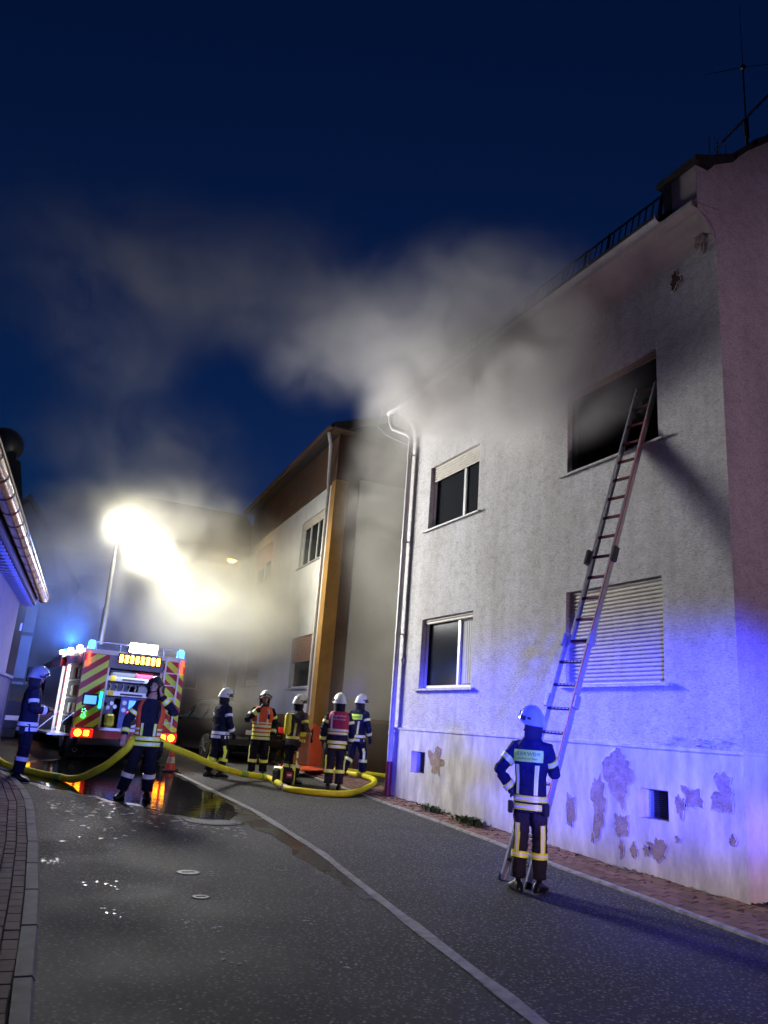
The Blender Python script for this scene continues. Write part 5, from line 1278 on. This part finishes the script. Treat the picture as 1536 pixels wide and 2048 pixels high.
# ------------------------------------------------------------------ smoke
def smoke(name, label, lo, hi, blobs, dens, nscale, n0, n1, col=(.82, .80, .77), aniso=.15, seed=0.0, vox=.13):
    """a fog volume grid: warped soft blobs broken up by noise, evaluated once on voxels"""
    m = bpy.data.materials.new(name); m.use_nodes = True; t = m.node_tree
    t.nodes.remove(t.nodes['Principled BSDF']); out = t.nodes['Material Output']
    vol = t.nodes.new('ShaderNodeVolumePrincipled'); vol.inputs['Color'].default_value = (*col, 1); vol.inputs['Anisotropy'].default_value = aniso
    vol.inputs['Density'].default_value = 1.0
    t.links.new(vol.outputs[0], out.inputs['Volume'])
    g_ = bpy.data.node_groups.new(name, 'GeometryNodeTree'); g_.interface.new_socket('Geometry', in_out='INPUT', socket_type='NodeSocketGeometry'); g_.interface.new_socket('Geometry', in_out='OUTPUT', socket_type='NodeSocketGeometry')
    N = g_.nodes.new; L = g_.links.new
    go = N('NodeGroupOutput'); pos = N('GeometryNodeInputPosition').outputs[0]
    wn = N('ShaderNodeTexNoise'); wn.inputs['Scale'].default_value = nscale*.6; wn.inputs['Detail'].default_value = 2; L(pos, wn.inputs['Vector'])
    wv = N('ShaderNodeVectorMath'); wv.operation = 'MULTIPLY_ADD'; L(wn.outputs['Color'], wv.inputs[0]); wv.inputs[1].default_value = (.72/nscale,)*3
    L(pos, wv.inputs[2])
    acc = None
    for (c, r, a) in blobs:
        s = N('ShaderNodeVectorMath'); s.operation = 'SUBTRACT'; L(wv.outputs[0], s.inputs[0]); k = .36/nscale; s.inputs[1].default_value = (c[0]+k, c[1]+k, c[2]+k)
        d = N('ShaderNodeVectorMath'); d.operation = 'DIVIDE'; L(s.outputs[0], d.inputs[0]); d.inputs[1].default_value = r if isinstance(r, tuple) else (r, r, r)
        ln = N('ShaderNodeVectorMath'); ln.operation = 'LENGTH'; L(d.outputs[0], ln.inputs[0])
        mr = N('ShaderNodeMapRange'); mr.interpolation_type = 'SMOOTHSTEP'; mr.inputs[1].default_value = 1.0; mr.inputs[2].default_value = .0; mr.inputs[3].default_value = 0; mr.inputs[4].default_value = a
        L(ln.outputs['Value'], mr.inputs[0])
        if acc is None: acc = mr.outputs[0]
        else:
            ad = N('ShaderNodeMath'); ad.operation = 'ADD'; L(acc, ad.inputs[0]); L(mr.outputs[0], ad.inputs[1]); acc = ad.outputs[0]
    n = N('ShaderNodeTexNoise'); n.inputs['Scale'].default_value = nscale; n.inputs['Detail'].default_value = 5; n.inputs['Roughness'].default_value = .64; n.inputs['Distortion'].default_value = .9
    of = N('ShaderNodeVectorMath'); of.operation = 'ADD'; L(pos, of.inputs[0]); of.inputs[1].default_value = (seed, seed*.7, -seed); L(of.outputs[0], n.inputs['Vector'])
    nr = N('ShaderNodeMapRange'); nr.inputs[1].default_value = n0; nr.inputs[2].default_value = n1; nr.inputs[3].default_value = 0; nr.inputs[4].default_value = 1; L(n.outputs[0], nr.inputs[0])
    mu = N('ShaderNodeMath'); mu.operation = 'MULTIPLY'; L(acc, mu.inputs[0]); L(nr.outputs[0], mu.inputs[1])
    m2 = N('ShaderNodeMath'); m2.operation = 'MULTIPLY'; L(mu.outputs[0], m2.inputs[0]); m2.inputs[1].default_value = dens
    vc = N('GeometryNodeVolumeCube'); L(m2.outputs[0], vc.inputs['Density'])
    vc.inputs['Min'].default_value = lo; vc.inputs['Max'].default_value = hi
    for ax_, q in zip('XYZ', range(3)): vc.inputs['Resolution '+ax_].default_value = max(8, int((hi[q]-lo[q])/vox))
    sm_ = N('GeometryNodeSetMaterial'); sm_.inputs['Material'].default_value = m; L(vc.outputs[0], sm_.inputs[0]); L(sm_.outputs[0], go.inputs[0])
    b = MB(); b.bb(lo[0], hi[0], lo[1], hi[1], lo[2], hi[2]); o = b.build(name, m); tag(o, label, 'smoke', kind='stuff')
    md = o.modifiers.new('fog', 'NODES'); md.node_group = g_
    return o
# plume out of the upper window, rising along the front and over the eaves
smoke('window_smoke', 'thick grey smoke billowing from the upper window along the house front', (2.4, 5.9, 4.9), (8.4, 16.5, 11.2),
      [((6.75, 7.85, 6.35), (.8, 1.25, .75), 1.6), ((6.45, 8.7, 6.7), (.9, 1.5, 1.0), 1.6), ((6.65, 9.3, 6.3), (.7, 1.3, .9), 1.1), ((6.5, 9.5, 7.3), (1.0, 2.4, 1.4), 3.6), ((6.6, 8.6, 7.0), (.8, 1.7, 1.2), 2.4),
       ((6.4, 11.2, 7.8), (1.1, 2.0, 1.2), 3.2), ((6.4, 12.7, 7.9), (1.1, 1.9, 1.1), 2.6), ((6.2, 9.6, 7.9), (1.4, 2.2, 1.2), 1.3), ((5.9, 10.8, 8.0), (1.6, 2.1, 1.3), 1.0), ((5.9, 8.4, 8.0), (1.3, 1.7, 1.2), .7), ((5.5, 9.8, 8.5), (1.6, 2.0, 1.1), .55), ((5.5, 11.8, 8.5), (1.6, 2.2, 1.2), .45), ((4.9, 13.4, 9.2), (1.9, 2.6, 1.5), .28)],
      .80, .85, .34, .60, col=(.80, .78, .75), seed=3.0, vox=.08)
# thin veil drifting left against the sky
smoke('drifting_smoke', 'thin smoke veil drifting across the dusk sky above the street', (-5, 12.5, 7.0), (7.5, 24.5, 17),
      [((4.6, 15.5, 11.3), (2.8, 3.0, 2.1), .9), ((3.0, 17.5, 12.0), (3.0, 3.2, 2.0), .9), ((1.3, 18.5, 12.6), (2.8, 3.2, 2.4), .8), ((1.0, 18.5, 10.2), (2.6, 3.2, 1.9), .6), ((-.8, 18.0, 11.5), (2.4, 3.0, 3.0), .45), ((2.4, 21.8, 8.8), (4.2, 2.6, 2.2), .9)],
      .28, .45, .34, .62, col=(.90, .90, .87), seed=8.0)
# lit smoke round the mast and in the street
smoke('street_smoke', 'bright floodlit smoke hanging in the street round the light mast', (-3, 15.0, .3), (7.3, 32.5, 8.6),
      [((1.7, 21.6, 6.4), (2.4, 2.2, 1.8), .55), ((2.3, 20.8, 6.1), (.8, .8, .6), .8), ((3.0, 20.9, 5.5), (.9, 1.2, .8), 1.0), ((3.7, 21.0, 4.9), (1.1, 1.3, .9), .8), ((4.6, 21.8, 4.2), (2.4, 2.8, 2.2), .9), ((5.6, 23.2, 4.4), (2.3, 4.2, 2.4), .6), ((6.2, 19.4, 2.6), (1.4, 1.4, 1.4), .35), ((4.9, 17.8, 2.0), (1.2, 1.2, .8), .3), ((6.3, 22.5, 5.0), (1.5, 5.0, 2.8), .55), ((5.2, 19.6, 3.8), (2.2, 2.4, 1.5), .45), ((.6, 22.5, 5.2), (3.2, 3.5, 2.6), .55), ((4.0, 27.0, 5.0), (5.0, 5.5, 4.6), 1.0), ((2.2, 24.5, 6.6), (3.2, 3.0, 1.8), .7), ((3.6, 22, 7.0), (3.6, 3, 1.7), .5)],
      1.25, .75, .36, .62, col=(.95, .93, .80), aniso=.35, seed=14.0)
smoke('yard_smoke', 'grey smoke between the two houses rising past the cladding panel', (7.0, 14.2, .6), (11.5, 18.9, 11),
      [((7.9, 17.2, 7.2), (1.5, 1.6, 2.8), .7), ((8.3, 16.6, 8.6), (1.6, 2.2, 2.6), 1.1), ((8.6, 17.2, 5.4), (1.8, 1.8, 3.2), .55), ((8.5, 17.6, 2.6), (1.6, 1.5, 2.2), .5)],
      .85, .75, .34, .62, col=(.94, .92, .84), seed=20.0)
